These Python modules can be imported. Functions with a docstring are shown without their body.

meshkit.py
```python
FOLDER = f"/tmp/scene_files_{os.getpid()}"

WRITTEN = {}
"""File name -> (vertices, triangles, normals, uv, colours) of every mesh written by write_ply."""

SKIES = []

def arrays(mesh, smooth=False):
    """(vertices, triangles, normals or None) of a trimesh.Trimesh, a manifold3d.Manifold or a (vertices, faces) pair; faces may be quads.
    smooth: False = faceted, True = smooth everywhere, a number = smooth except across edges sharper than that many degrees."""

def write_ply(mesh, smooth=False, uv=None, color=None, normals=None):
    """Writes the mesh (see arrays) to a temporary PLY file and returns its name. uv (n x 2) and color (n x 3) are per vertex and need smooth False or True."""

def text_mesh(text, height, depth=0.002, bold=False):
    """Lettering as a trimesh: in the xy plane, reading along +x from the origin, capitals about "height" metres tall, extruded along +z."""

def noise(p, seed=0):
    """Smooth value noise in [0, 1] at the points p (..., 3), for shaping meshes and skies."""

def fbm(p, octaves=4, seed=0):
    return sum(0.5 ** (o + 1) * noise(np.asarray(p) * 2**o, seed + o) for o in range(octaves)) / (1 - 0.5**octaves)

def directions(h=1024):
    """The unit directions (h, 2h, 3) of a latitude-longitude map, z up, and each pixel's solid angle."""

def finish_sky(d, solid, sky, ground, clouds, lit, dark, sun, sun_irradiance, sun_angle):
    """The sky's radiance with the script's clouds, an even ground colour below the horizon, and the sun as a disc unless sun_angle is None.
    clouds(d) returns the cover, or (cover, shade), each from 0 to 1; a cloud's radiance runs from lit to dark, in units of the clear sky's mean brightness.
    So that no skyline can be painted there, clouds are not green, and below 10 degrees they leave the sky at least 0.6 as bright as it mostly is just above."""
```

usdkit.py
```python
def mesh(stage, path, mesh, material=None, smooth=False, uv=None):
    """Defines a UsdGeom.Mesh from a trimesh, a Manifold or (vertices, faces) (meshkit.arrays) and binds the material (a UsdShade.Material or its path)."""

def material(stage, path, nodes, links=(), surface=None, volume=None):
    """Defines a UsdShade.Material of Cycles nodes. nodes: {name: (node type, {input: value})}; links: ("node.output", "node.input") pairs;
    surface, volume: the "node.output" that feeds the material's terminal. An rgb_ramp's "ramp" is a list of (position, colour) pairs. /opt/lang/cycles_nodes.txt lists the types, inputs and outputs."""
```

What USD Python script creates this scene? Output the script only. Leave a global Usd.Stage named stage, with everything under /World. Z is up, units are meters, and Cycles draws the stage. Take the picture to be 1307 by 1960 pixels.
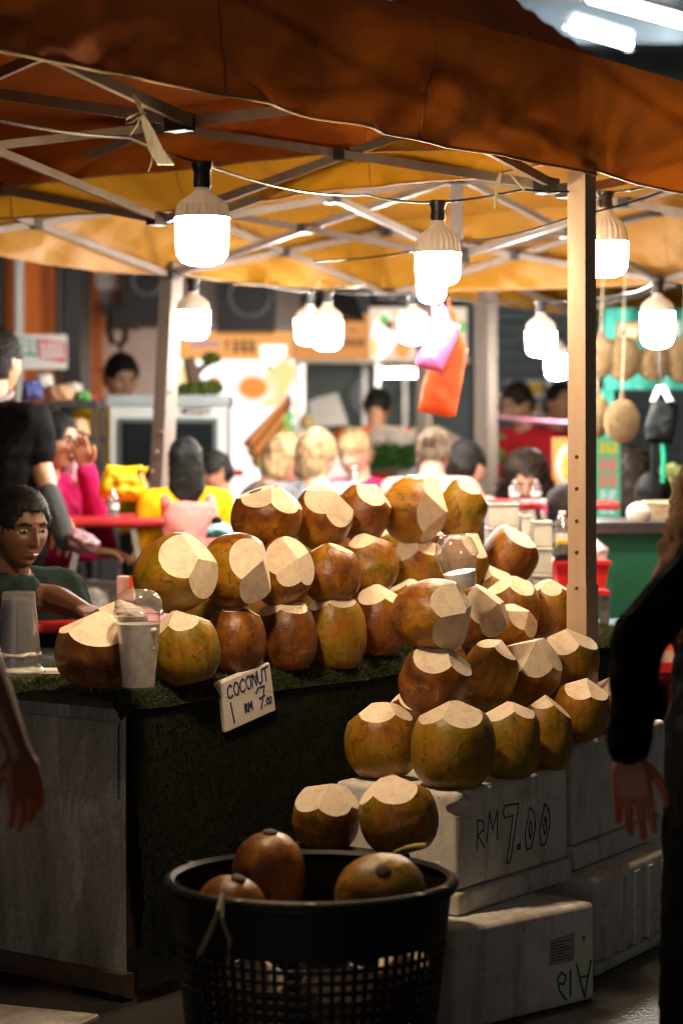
import math, random
import numpy as np, trimesh, usdkit, meshkit
from pxr import Usd, UsdGeom, UsdLux, UsdShade, Gf, Sdf, Vt
from manifold3d import Manifold, Mesh as MMesh
from shapely.geometry import LineString, Polygon, MultiLineString, Point, box as sbox
from shapely.ops import unary_union

stage = Usd.Stage.CreateInMemory()
UsdGeom.SetStageUpAxis(stage, UsdGeom.Tokens.z)
UsdGeom.SetStageMetersPerUnit(stage, 1.0)
UsdGeom.Xform.Define(stage, '/World')
UsdGeom.Scope.Define(stage, '/World/Looks')

# ------------------------------------------------------------------ camera, sky, exposure
F, HZ, CX, CAMZ = 4300.0, 870.0, 653.5, 1.35
SC = 1.07
cam = UsdGeom.Camera.Define(stage, '/World/camera')
cam.CreateHorizontalApertureAttr(24.0); cam.CreateVerticalApertureAttr(36.0)
cam.CreateFocalLengthAttr(F / 1307 * 24.0)
cam.CreateVerticalApertureOffsetAttr(-110 / 1307 * 24.0)
cam.CreateClippingRangeAttr(Gf.Vec2f(0.1, 200))
cam.CreateFStopAttr(2.4); cam.CreateFocusDistanceAttr(5.7)
cam.CreateExposureAttr(0.1)
cam.AddTranslateOp().Set(Gf.Vec3d(0, 0, CAMZ)); cam.AddRotateXOp().Set(90.0)

SUN_EL, SUN_ROT = math.radians(1.5), math.radians(200)          # night: the sun is all but down, behind the street
usdkit.material(stage, '/World/Looks/sky', {
    'sky': ('sky_texture', {'sky_type': 'single_scattering', 'sun_disc': False, 'sun_elevation': SUN_EL, 'sun_rotation': SUN_ROT}),
    'grey': ('hsv', {'saturation': 0.3, 'value': 1.0}),
    'b': ('background_shader', {'strength': 0.025})},
    [('sky.color', 'grey.color'), ('grey.color', 'b.color')], surface='b.background')
dome = UsdLux.DomeLight.Define(stage, '/World/sky')
UsdShade.MaterialBindingAPI.Apply(dome.GetPrim()).Bind(UsdShade.Material.Get(stage, '/World/Looks/sky'))
dome.GetPrim().SetCustomDataByKey('kind', 'structure')

# ------------------------------------------------------------------ helpers
LOC = {}
names = {}
def numbered(parent, name):
    k = (parent, name); n = names.get(k, 0); names[k] = n + 1
    return name if n == 0 else f'{name}_{n:03d}'
def tag(p, label=None, cat=None, group=None, kind=None):
    for k, v in (('label', label), ('category', cat), ('group', group), ('kind', kind)):
        if v: p.SetCustomDataByKey(k, v)
    return p
def thing(name, label, cat, loc=(0, 0, 0), group=None, rot=None, kind=None):
    path = '/World/' + numbered('/World', name)
    x = UsdGeom.Xform.Define(stage, path)
    if rot is None:
        x.AddTranslateOp().Set(Gf.Vec3d(*map(float, loc))); LOC[path] = np.array(loc, float)
    else:
        m = np.eye(4); m[:3, :3] = np.asarray(rot).T; m[3, :3] = loc
        x.AddTransformOp().Set(Gf.Matrix4d(*m.ravel().tolist())); LOC[path] = np.zeros(3)
    return tag(x.GetPrim(), label, cat, group, kind)
def arr(m):
    if hasattr(m, 'to_mesh'):
        q = m.to_mesh(); return np.array(q.vert_properties[:, :3], float), np.array(q.tri_verts, int)
    if isinstance(m, (tuple, list)):
        v, f = np.asarray(m[0], float), np.asarray(m[1], int)
        if f.shape[1] == 4: f = np.vstack([f[:, [0, 1, 2]], f[:, [0, 2, 3]]])
        return v, f
    return np.array(m.vertices, float), np.array(m.faces, int)
def obj(name, mesh, mat, parent=None, smooth=30, label=None, cat=None, group=None, kind=None):
    base = str(parent.GetPath()) if parent is not None else '/World'
    path = base + '/' + numbered(base, name)
    v, f = arr(mesh)
    loc = LOC.get(base)
    if loc is None: loc = np.zeros(3)
    LOC[path] = loc
    p = usdkit.mesh(stage, path, (v - loc, f), mat, smooth)
    return tag(p.GetPrim(), label, cat, group, kind)
def at(px, py, Y):
    Y = Y * SC
    return np.array([(px - CX) * Y / F, Y, CAMZ - (py - HZ) * Y / F])
def atz(px, py, z):
    return at(px, py, (CAMZ - z) * F / (py - HZ) / SC)
def cat_(*ms):
    V, Fc, n = [], [], 0
    for m in ms:
        v, f = arr(m); V.append(v); Fc.append(f + n); n += len(v)
    return np.vstack(V), np.vstack(Fc)
BOXF = np.array([[0, 3, 2, 1], [4, 5, 6, 7], [0, 1, 5, 4], [1, 2, 6, 5], [2, 3, 7, 6], [3, 0, 4, 7]])
def hexa(p):            # 8 points: bottom 4 (ccw from above), top 4
    v = np.asarray(p, float); return v, np.vstack([BOXF[:, [0, 1, 2]], BOXF[:, [0, 2, 3]]])
def bx(x0, x1, y0, y1, z0, z1):
    return hexa([(x0, y0, z0), (x1, y0, z0), (x1, y1, z0), (x0, y1, z0), (x0, y0, z1), (x1, y0, z1), (x1, y1, z1), (x0, y1, z1)])
def obox(o, a, la, b, lb, z0, z1):   # box at o running la along a, lb along b (horizontal unit vectors)
    o, a, b = (np.array([*q[:2], 0.0]) for q in (o, a, b))
    q = [o, o + a * la, o + a * la + b * lb, o + b * lb]
    return hexa([p + [0, 0, z0] for p in q] + [p + [0, 0, z1] for p in q])
def fixw(v, f):
    t = trimesh.Trimesh(v, f, process=False)
    if t.volume < 0: f = f[:, ::-1]
    return v, f
def MF(m):
    v, f = arr(m); v, f = fixw(v, f)
    return Manifold(MMesh(np.asarray(v, np.float32), np.asarray(f, np.uint32)))
def rbox(o, a, la, b, lb, z0, z1, r=0.012, seg=10):     # box with rounded edges
    s = Manifold.sphere(r, seg)
    o, a, b = (np.array([*q[:2], 0.0]) for q in (o, a, b))
    pts = []
    for i in (r, la - r):
        for j in (r, lb - r):
            for z in (z0 + r, z1 - r):
                pts.append(s.translate(tuple(o + a * i + b * j + [0, 0, z])))
    return Manifold.batch_hull(pts)
def pbox(x0, y0, x1, y1, Y, d):      # box whose front covers a pixel rectangle at depth Y
    a, b = at(x0, y0, Y), at(x1, y1, Y)
    return bx(a[0], b[0], Y*SC, Y*SC + d, b[2], a[2])
def bar(p, q, w, h=None, up=(0, 0, 1)):   # square bar
    h = h or w; p, q = np.asarray(p, float), np.asarray(q, float)
    d = q - p; d /= np.linalg.norm(d)
    s = np.cross(d, up); 
    if np.linalg.norm(s) < 1e-3: s = np.cross(d, (1, 0, 0))
    s /= np.linalg.norm(s); t = np.cross(s, d)
    o = [(-w/2, -h/2), (w/2, -h/2), (w/2, h/2), (-w/2, h/2)]
    v = [p + s*i + t*j for i, j in o] + [q + s*i + t*j for i, j in o]
    return fixw(*hexa(v))
def tube(pts, r, n=8, caps=True):
    P = np.asarray(pts, float); m = len(P)
    r = np.broadcast_to(np.asarray(r, float), (m,))
    T = np.gradient(P, axis=0); T /= np.linalg.norm(T, axis=1, keepdims=True) + 1e-12
    a = np.array([0, 0, 1.0]) if abs(T[0][2]) < 0.9 else np.array([1.0, 0, 0])
    rings = []
    for i in range(m):
        s = np.cross(T[i], a); s /= np.linalg.norm(s) + 1e-12; t = np.cross(s, T[i]); a = np.cross(s, T[i]) if False else a
        an = np.arange(n) * 2 * math.pi / n
        rings.append(P[i] + r[i] * (np.cos(an)[:, None] * s + np.sin(an)[:, None] * t))
    v = np.vstack(rings); f = []
    for i in range(m - 1):
        for j in range(n):
            k = (j + 1) % n
            f += [(i*n+j, i*n+k, (i+1)*n+k), (i*n+j, (i+1)*n+k, (i+1)*n+j)]
    if caps:
        v = np.vstack([v, P[:1], P[-1:]]); c0, c1 = len(v) - 2, len(v) - 1
        for j in range(n):
            k = (j + 1) % n
            f += [(c0, k, j), (c1, (m-1)*n+j, (m-1)*n+k)]
    return fixw(v, np.array(f))
def lathe(prof, n=32, center=(0, 0, 0)):   # profile [(r, z)], open surface of revolution (r=0 ends close)
    pr = np.asarray(prof, float); m = len(pr); an = np.arange(n) * 2 * math.pi / n
    v = np.stack([np.outer(pr[:, 0], np.cos(an)), np.outer(pr[:, 0], np.sin(an)), np.repeat(pr[:, 1:2], n, 1)], -1).reshape(-1, 3)
    f = []
    for i in range(m - 1):
        for j in range(n):
            k = (j + 1) % n
            if pr[i, 0] > 1e-9: f.append((i*n+j, i*n+k, (i+1)*n+k) if pr[i+1, 0] > 1e-9 else (i*n+j, i*n+k, (i+1)*n+k))
            if pr[i+1, 0] > 1e-9: f.append((i*n+j, (i+1)*n+k, (i+1)*n+j))
    return fixw(v + np.asarray(center), np.array(f))
def grid(nu, nv, fn):      # sheet from fn(u, v), u and v in 0..1
    U, V = np.meshgrid(np.linspace(0, 1, nu), np.linspace(0, 1, nv), indexing='ij')
    P = fn(U.ravel(), V.ravel())
    i = np.arange(nu * nv).reshape(nu, nv)
    q = np.stack([i[:-1, :-1], i[1:, :-1], i[1:, 1:], i[:-1, 1:]], -1).reshape(-1, 4)
    return P, np.vstack([q[:, [0, 1, 2]], q[:, [0, 2, 3]]])
def ball(c, rx, ry=None, rz=None, sub=3):
    t = trimesh.creation.icosphere(sub); return np.asarray(t.vertices) * [rx, ry or rx, rz or rx] + np.asarray(c), np.asarray(t.faces)
def poly_on(shape, o, ax, ay, depth, lift=0.0005):
    """flat shapes (in a plane through o spanned by unit vectors ax, ay) as thin slabs"""
    ax, ay = np.asarray(ax, float), np.asarray(ay, float); n = np.cross(ax, ay)
    out = []
    for g in getattr(shape, 'geoms', [shape]):
        if g.is_empty: continue
        t = trimesh.creation.extrude_polygon(g, depth, engine='earcut')
        v = np.asarray(t.vertices); out.append((np.asarray(o) + v[:, :1]*ax + v[:, 1:2]*ay + (v[:, 2:3] + lift)*n, np.asarray(t.faces)))
    return cat_(*out)
def strokes(lines, w):
    return unary_union([LineString(l).buffer(w / 2, quad_segs=4) for l in lines]).simplify(w * 0.05)

# ------------------------------------------------------------------ materials
def MAT(name, c, rough=0.6, metal=0.0, var=0.25, scale=6.0, bump=0.0, bscale=60.0, spec=0.5, stretch=(1, 1, 1), dark=None, dscale=3.0, damt=0.5, transl=0.0, sub=0.0, rnd=0.0, coat=0.0):
    path = '/World/Looks/' + name
    lo = tuple(x * (1 - var) for x in c); hi = tuple(min(1, x * (1 + var * .7)) for x in c)
    n = {'tc': ('texture_coordinate', {}), 'mp': ('mapping', {'mapping_type': 'point', 'scale': stretch}),
         'no': ('noise_texture', {'scale': scale, 'detail': 5.0, 'roughness': 0.6}),
         'ra': ('rgb_ramp', {'ramp': [(0.3, lo), (0.7, hi)]}),
         'p': ('principled_bsdf', {'roughness': rough, 'metallic': metal, 'specular_ior_level': spec, 'coat_weight': coat})}
    l = [('tc.object', 'mp.vector'), ('mp.vector', 'no.vector'), ('no.fac', 'ra.fac')]
    col = 'ra.color'
    if dark is not None:
        n['n2'] = ('noise_texture', {'scale': dscale, 'detail': 6.0, 'roughness': 0.7})
        n['r2'] = ('rgb_ramp', {'ramp': [(0.45, (0, 0, 0)), (0.68, (damt, damt, damt))]})
        n['m2'] = ('mix_color', {'b': dark})
        l += [('mp.vector', 'n2.vector'), ('n2.fac', 'r2.fac'), ('r2.color', 'm2.fac'), (col, 'm2.a')]; col = 'm2.result'
        del n['r2']; l.remove(('r2.color', 'm2.fac')); l.remove(('n2.fac', 'r2.fac'))
        n['r2'] = ('map_range', {'from_min': 0.45, 'from_max': 0.68, 'to_min': 0.0, 'to_max': damt, 'clamp': True})
        l += [('n2.fac', 'r2.value'), ('r2.result', 'm2.fac')]
    if rnd:
        n['oi'] = ('object_info', {}); n['mr'] = ('map_range', {'to_min': 1 - rnd, 'to_max': 1 + rnd * .5})
        n['hs'] = ('hsv', {})
        l += [('oi.random', 'mr.value'), ('mr.result', 'hs.value'), (col, 'hs.color')]; col = 'hs.color'
    l.append((col, 'p.base_color'))
    if sub: n['p'][1].update(subsurface_weight=sub, subsurface_scale=0.01)
    if bump:
        n['nb'] = ('noise_texture', {'scale': bscale, 'detail': 4.0}); n['b'] = ('bump', {'strength': bump, 'distance': 0.004})
        l += [('mp.vector', 'nb.vector'), ('nb.fac', 'b.height'), ('b.normal', 'p.normal')]
    surf = 'p.BSDF'
    if transl:
        n['t'] = ('translucent_bsdf', {}); n['mx'] = ('mix_closure', {'fac': transl})
        l += [(col, 't.color'), ('p.BSDF', 'mx.closure1'), ('t.BSDF', 'mx.closure2')]; surf = 'mx.closure'
    return usdkit.material(stage, path, n, l, surface=surf)
def EMIT(name, c, s):
    return usdkit.material(stage, '/World/Looks/' + name, {'e': ('emission', {'color': c, 'strength': s})}, surface='e.emission')
def CLEAR(name, tint=(1, 1, 1), milk=0.06, rough=0.08):
    return usdkit.material(stage, '/World/Looks/' + name, {
        't': ('transparent_bsdf', {'color': tint}), 'g': ('glossy_bsdf', {'color': (1, 1, 1), 'roughness': rough}),
        'd': ('diffuse_bsdf', {'color': (.8, .8, .8)}), 'lw': ('layer_weight', {'blend': 0.5}), 'pw': ('math', {'math_type': 'power', 'value2': 3.0}), 'ma': ('math', {'math_type': 'multiply_add', 'value2': 0.6, 'value3': 0.03}),
        'm1': ('mix_closure', {'fac': milk}), 'm2': ('mix_closure', {})},
        [('t.BSDF', 'm1.closure1'), ('d.BSDF', 'm1.closure2'), ('lw.facing', 'pw.value1'), ('pw.value', 'ma.value1'), ('ma.value', 'm2.fac'), ('m1.closure', 'm2.closure1'), ('g.BSDF', 'm2.closure2')], surface='m2.closure')

m_alu = MAT('aluminium', (.16, .13, .108), .42, .12, .12, 20, bump=.1, stretch=(1, 1, .1), dark=(.25, .22, .2), dscale=5, damt=.35)
m_pole = MAT('painted_pole', (.60, .44, .32), .45, var=.1, scale=14, bump=.1, stretch=(1, 1, .1), dark=(.25, .17, .12), dscale=6, damt=.4)
m_blackplastic = MAT('black_plastic', (.018, .018, .018), .42, var=.1)
m_cable = MAT('cable_rubber', (.02, .02, .02), .35, var=.1)
m_orange = MAT('orange_tarp', (.36, .092, .006), .6, var=.12, scale=3, bump=.25, bscale=26, dark=(.20, .07, .02), dscale=3.5, damt=.5, transl=.2)
m_yellow = MAT('yellow_tarp', (.30, .135, .005), .55, var=.1, scale=3, bump=.2, bscale=26, dark=(.32, .17, .03), dscale=2.5, damt=.35, transl=.3)
m_hem = MAT('hem_tape', (.30, .17, .06), .6, var=.1)
m_asphalt = MAT('wet_asphalt', (.035, .034, .033), .32, var=.4, scale=9, bump=.6, bscale=70, dark=(.012, .012, .012), dscale=1.5, damt=.8)
m_styro = usdkit.material(stage, '/World/Looks/styrofoam', {
    'tc': ('texture_coordinate', {}), 'oi': ('object_info', {}), 'k': ('math', {'math_type': 'multiply', 'value2': 9.0}), 'cx': ('combine_xyz', {}), 'mp': ('mapping', {'mapping_type': 'point'}), 'ms': ('mapping', {'mapping_type': 'point', 'scale': (1, 1, .16)}),
    'n1': ('noise_texture', {'scale': 6.0, 'detail': 8.0, 'roughness': .72, 'distortion': .5}), 'n2': ('noise_texture', {'scale': 16.0, 'detail': 6.0, 'roughness': .65}), 'n3': ('noise_texture', {'scale': 38.0, 'detail': 4.0, 'roughness': .6}), 'vo': ('noise_texture', {'scale': 210.0, 'detail': 1.0}),
    'r1': ('map_range', {'from_min': .47, 'from_max': .72, 'to_min': 0, 'to_max': .62}), 'r2': ('map_range', {'from_min': .52, 'from_max': .72, 'to_min': 0, 'to_max': .6}), 'r3': ('map_range', {'from_min': .66, 'from_max': .72, 'to_min': 0, 'to_max': .7}),
    'a': ('mix_color', {'a': (.80, .78, .73), 'b': (.34, .26, .17)}), 'b': ('mix_color', {'b': (.26, .20, .13)}), 'c': ('mix_color', {'b': (.12, .09, .06)}), 'bp': ('bump', {'strength': .35, 'distance': .003}), 'p': ('principled_bsdf', {'roughness': .75, 'specular_ior_level': .25})},
    [('oi.random', 'k.value1'), ('k.value', 'cx.x'), ('k.value', 'cx.y'), ('tc.object', 'mp.vector'), ('cx.vector', 'mp.location'), ('mp.vector', 'ms.vector'), ('mp.vector', 'n1.vector'), ('ms.vector', 'n2.vector'), ('mp.vector', 'n3.vector'), ('tc.object', 'vo.vector'),
     ('n1.fac', 'r1.value'), ('n2.fac', 'r2.value'), ('n3.fac', 'r3.value'), ('r1.result', 'a.fac'), ('a.result', 'b.a'), ('r2.result', 'b.fac'), ('b.result', 'c.a'), ('r3.result', 'c.fac'), ('c.result', 'p.base_color'), ('vo.fac', 'bp.height'), ('bp.normal', 'p.normal')], surface='p.BSDF')
m_inkblue = MAT('blue_green_ink', (.02, .09, .11), .6, var=.2)
m_inknavy = MAT('navy_ink', (.03, .03, .16), .6, var=.2)
m_inkgreen = MAT('green_ink', (.02, .22, .06), .6, var=.3, scale=60)
m_paper = MAT('sticker_paper', (.42, .38, .40), .7, var=.15, scale=30)
m_ink = MAT('print_ink', (.08, .07, .08), .7)
m_foamboard = MAT('foam_board', (.78, .74, .68), .7, var=.06, scale=12, dark=(.5, .42, .34), dscale=5, damt=.12)
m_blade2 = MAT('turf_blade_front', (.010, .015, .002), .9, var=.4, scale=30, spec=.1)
m_galv = usdkit.material(stage, '/World/Looks/galvanised_sheet', {
    'tc': ('texture_coordinate', {}), 'mp': ('mapping', {'mapping_type': 'point', 'scale': (1, 1, .3)}), 'n1': ('noise_texture', {'scale': 5.0, 'detail': 7.0, 'roughness': .65, 'distortion': .8}),
    'n2': ('noise_texture', {'scale': 4.2, 'detail': 8.0, 'roughness': .62, 'distortion': 1.2}), 'n3': ('noise_texture', {'scale': 90.0, 'detail': 3.0}),
    'ra': ('rgb_ramp', {'ramp': [(.25, (.07, .055, .04)), (.42, (.25, .24, .21)), (.55, (.36, .35, .32)), (.75, (.46, .45, .42))]}),
    'mr': ('map_range', {'from_min': .56, 'from_max': .64, 'to_min': 0, 'to_max': .8}), 'mx': ('mix_color', {'b': (.66, .66, .62)}),
    'm3': ('map_range', {'from_min': .3, 'from_max': .7, 'to_min': .8, 'to_max': 1.15}), 'hv': ('hsv', {}), 'bp': ('bump', {'strength': .15, 'distance': .003}), 'p': ('principled_bsdf', {'roughness': .5, 'metallic': .15})},
    [('tc.object', 'mp.vector'), ('mp.vector', 'n1.vector'), ('mp.vector', 'n2.vector'), ('tc.object', 'n3.vector'), ('n1.fac', 'ra.fac'), ('n2.fac', 'mr.value'), ('ra.color', 'mx.a'), ('mr.result', 'mx.fac'),
     ('n3.fac', 'm3.value'), ('m3.result', 'hv.value'), ('mx.result', 'hv.color'), ('hv.color', 'p.base_color'), ('n1.fac', 'bp.height'), ('bp.normal', 'p.normal')], surface='p.BSDF')
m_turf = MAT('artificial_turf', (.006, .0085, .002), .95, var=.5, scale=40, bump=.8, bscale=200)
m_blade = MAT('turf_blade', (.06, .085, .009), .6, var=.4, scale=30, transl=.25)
m_basket = MAT('basket_plastic', (.006, .0045, .0035), .5, spec=.3, var=.3, scale=12)
m_wood = MAT('dark_wood', (.08, .05, .03), .6, var=.4, stretch=(1, 8, 8))
m_housing = MAT('lamp_housing', (.72, .68, .62), .45, var=.04, transl=.12)
m_whiteplastic = MAT('white_plastic', (.75, .74, .72), .4, var=.04)
m_cord = MAT('old_cord', (.22, .18, .10), .7, var=.3, scale=40)
m_strap = MAT('raffia', (.55, .52, .36), .6, var=.2, scale=40, transl=.4)
# ------------------------------------------------------------------ ground
g = grid(60, 60, lambda u, v: np.stack([-40 + 80*u, -20 + 80*v, 0*u], 1))
obj('ground', g, m_asphalt, kind='structure', smooth=True)

# the row of stalls runs along U, into the row along W; C is the front corner pole
U, W = np.array([.61, .79, 0]), np.array([-.79, .61, 0]); U /= np.linalg.norm(U); W /= np.linalg.norm(W)
C = np.array([.674, 6.313, 0])
TW, TD, EAVE, HEM = 3.2, 3.07, 2.463, 2.136
def st(s, t, z): return C + U*s + W*t + np.array([0, 0, z])
def ray(px, py, s=None, t=None):       # the point of the stall plane s = const or t = const seen at a pixel
    d = at(px, py, 1.0) - [0, 0, CAMZ]; o = np.array([0, 0, CAMZ])
    n, k = (U, s) if s is not None else (W, t)
    return o + d * (((C @ n) + k - o @ n) / (d @ n))

# ------------------------------------------------------------------ canopies
def canopy(s0, mat, label, name, legs, outer=None, seed=0, sag=1.0):
    T = thing(name, label, 'canopy', st(s0 + TW/2, TD/2, 0))
    H, p = .80, 2.4
    def roof(u, v):
        s, t = u*TW, v*TD
        d = np.minimum(np.minimum(u, 1-u), np.minimum(v, 1-v)) * 2
        z = EAVE + H * d**p
        nz = meshkit.fbm(np.stack([s*1.6, t*1.6, 0*s + seed], 1), 3) - .5
        z += .05*nz*np.minimum(1, d*4)
        return st(0, 0, 0) + np.outer(s + s0, U) + np.outer(t, W) + np.outer(z, [0, 0, 1])
    obj('roof', grid(61, 61, roof), mat, T, smooth=50)
    if outer is not None: v_, f_ = grid(61, 61, roof); obj('rain_cover', (v_ + [0, 0, .012], f_), outer, T, smooth=50)
    sides = [((0, 0), (1, 0), 1), ((0, 1), (1, 1), -1), ((0, 0), (0, 1), -1), ((1, 0), (1, 1), 1)]
    for k, (a, b, _) in enumerate(sides):
        a, b = np.array(a, float), np.array(b, float)
        inset = .004 + .006*k if k else -.05
        out = -W if k == 0 else W if k == 1 else -U if k == 2 else U
        def val(u, v):
            e = a + (b - a) * u[:, None]
            P = st(0, 0, 0) + np.outer(e[:, 0]*TW + s0, U) + np.outer(e[:, 1]*TD, W)
            L = u*3.2
            edge = np.minimum(1, np.minimum(u, 1-u)*12)
            hem = HEM - (.03*np.sin(u*math.pi)*sag) + .022*(meshkit.noise(np.stack([L*2.3 + 7*k, 0*L, 0*L + seed], 1)) - .5)
            if name == 'market_canopy' and ((s0 < -1 and k == 3)): hem = hem + .11
            if s0 == 0 and k == 2: hem = hem + .045
            z = EAVE + (hem - EAVE) * v
            sd = (k*13 + seed*5)
            q = (meshkit.fbm(np.stack([L*2.2 + v*.8, v*.5, 0*L + sd], 1), 3) - .5)
            q2 = meshkit.noise(np.stack([L*1.3 - v*1.2, 0*L, 0*L + sd + 3], 1)) - .5
            q3 = meshkit.fbm(np.stack([L*7 + v*2.2, v*3.0, 0*L + sd + 9], 1), 3) - .5
            q4 = np.abs(meshkit.noise(np.stack([L*3.1 - v*1.9, v*1.1, 0*L + sd + 21], 1)) - .5)
            o = (.16*q + .09*q2 + .035*q3 - .05*q4) * (v*.75 + .15) * edge
            return P + np.outer(o - inset + .02*v*0, out) + np.outer(z, [0, 0, 1])
        obj('valance', grid(181, 27, val), outer if (outer is not None and k == 0) else mat, T, smooth=60)
        for e_ in np.linspace(0, 1, 5)[1:4]: obj('seam', tube(val(np.full(9, e_), np.linspace(.02, .99, 9)) + out*.0005, .0022, 5), outer if (outer is not None and k == 0) else mat, T)
        # hem cord along the bottom of the valance
        uu = np.linspace(0, 1, 91); pts = val(uu, np.ones_like(uu))
        obj('hem', tube(pts, .0038, 6), m_hem, T)
    for (s, t, ds, dt, z1) in legs:
        top, bot = st(s, t, z1), st(s + ds, t + dt, 0)
        L = bar(bot, top, .048, up=tuple(U))
        obj('leg', L, m_alu, T)
    # folding frame: two crossed pairs on each side, and from each side's middle to the hub
    zt, zb = 2.404, 2.104
    def pair(p, q):
        d = (q - p) / np.linalg.norm(q - p); n = np.cross(d, [0, 0, 1]) * .011
        for (z0, z1, k) in ((zt, zb, 1), (zb, zt, -1)):
            obj('frame_bar', bar(p + [0, 0, z0] + n*k, q + [0, 0, z1] + n*k, .016, .026), m_alu, T)
        m = (p + q)/2 + [0, 0, (zt+zb)/2]
        obj('joint', bar(m - d*.02, m + d*.02, .05, .038), m_blackplastic, T)
        for e, z in ((p, zb), (p, zt)):
            c = e + d*.02 + np.array([0, 0, z]); obj('bracket', bar(c - d*.03, c + d*.03, .04, .04), m_blackplastic, T)
    i = .06
    c = [st(s0 + i, i, 0), st(s0 + TW - i, i, 0), st(s0 + TW - i, TD - i, 0), st(s0 + i, TD - i, 0)]
    h = st(s0 + TW/2, TD/2, 0)
    for k in range(4):
        a, b = c[k], c[(k+1) % 4]; m = (a + b)/2
        pair(a, m); pair(b, m); pair(m, h)
    obj('king_post', bar(h + [0, 0, 2.05], h + [0, 0, EAVE + .82], .036, up=tuple(U)), m_alu, T)
    for z in (zt, zb): obj('hub', lathe([(0, z-.03), (.05, z-.03), (.05, z+.03), (0, z+.03)], 12, h), m_blackplastic, T)
    return T
c1 = canopy(-3.2, m_orange, 'dark orange fabric canopy overhead at the front left of the coconut stall', 'market_canopy', [(-3.2, .03, 0, 0, 2.37), (-3.2, TD-.03, 0, 0, 2.37)], seed=1, sag=-.6)
c0 = canopy(0.0, m_yellow, 'yellow canopy on a silver folding frame above the coconut pile', 'market_canopy', [], m_orange, seed=2)
c3 = canopy(3.2, m_yellow, 'yellow canopy with folding frame farther right beyond the front pole', 'market_canopy', [(6.4, .03, 0, 0, 2.37), (3.23, .05, 0, 0, 2.37)], m_orange, seed=3)
# front corner pole (drilled) and two back poles
def pole(T, top, bot, w, holes=()):
    m = MF(bar(bot, top, w, up=tuple(U)))
    for z in holes:
        x = Manifold.cylinder(.2, .0065, .0065, 16).rotate((90, 0, 0))
        ang = math.degrees(math.atan2(U[1], U[0]))
        q = np.array(bot) + (np.array(top) - bot) * (z/ (top[2]))
        m = m - Manifold.cylinder(.1, .0065, .0065, 16, True).rotate((0, 90, 0)).rotate((0, 0, ang)).translate(tuple(q - U*.03))
    return obj('leg', m, m_pole, T, smooth=20)
zh = [CAMZ - (y - HZ)*5.88*SC/F for y in (875, 936, 998, 1058)]
pole(c0, at(1113, 318, 5.9), np.array([.678, 6.313, 0]), .058, zh)
zc = CAMZ - (1118 - HZ)*5.9*SC/F
cuff = obox(np.array([.677, 6.313, 0]) - U*.032 - W*.032, U, .064, W, .064, zc-.3, zc)
obj('leg_sleeve', cuff, m_pole, c0)
obj('bolt', ball(np.array([.677, 6.313, zc - .01]) - U*.033, .006), m_alu, c0)
obj('leg', bar(ray(330, 505, t=TD), ray(280, 1075, t=TD) * [1, 1, 0] , .07, up=tuple(U)), m_alu, c0, label='leaning pale back leg with a row of bolt heads')
for k in range(5):
    q = ray(322 - k*9 - 9, 750 + k*38, t=TD) - W*.04 ; obj('bolt', ball(q, .008, sub=2), m_alu, c0)
b = ray(930, 590, t=TD); obj('leg', bar(b*[1, 1, 0], b + [0, 0, .1], .085, up=tuple(U)), m_alu, c3)
b = ray(905, 610, t=TD); obj('leg', bar((b + W*.3)*[1, 1, 0], b + W*.3 + [0, 0, .1], .06, up=tuple(U)), m_alu, c3)

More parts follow.
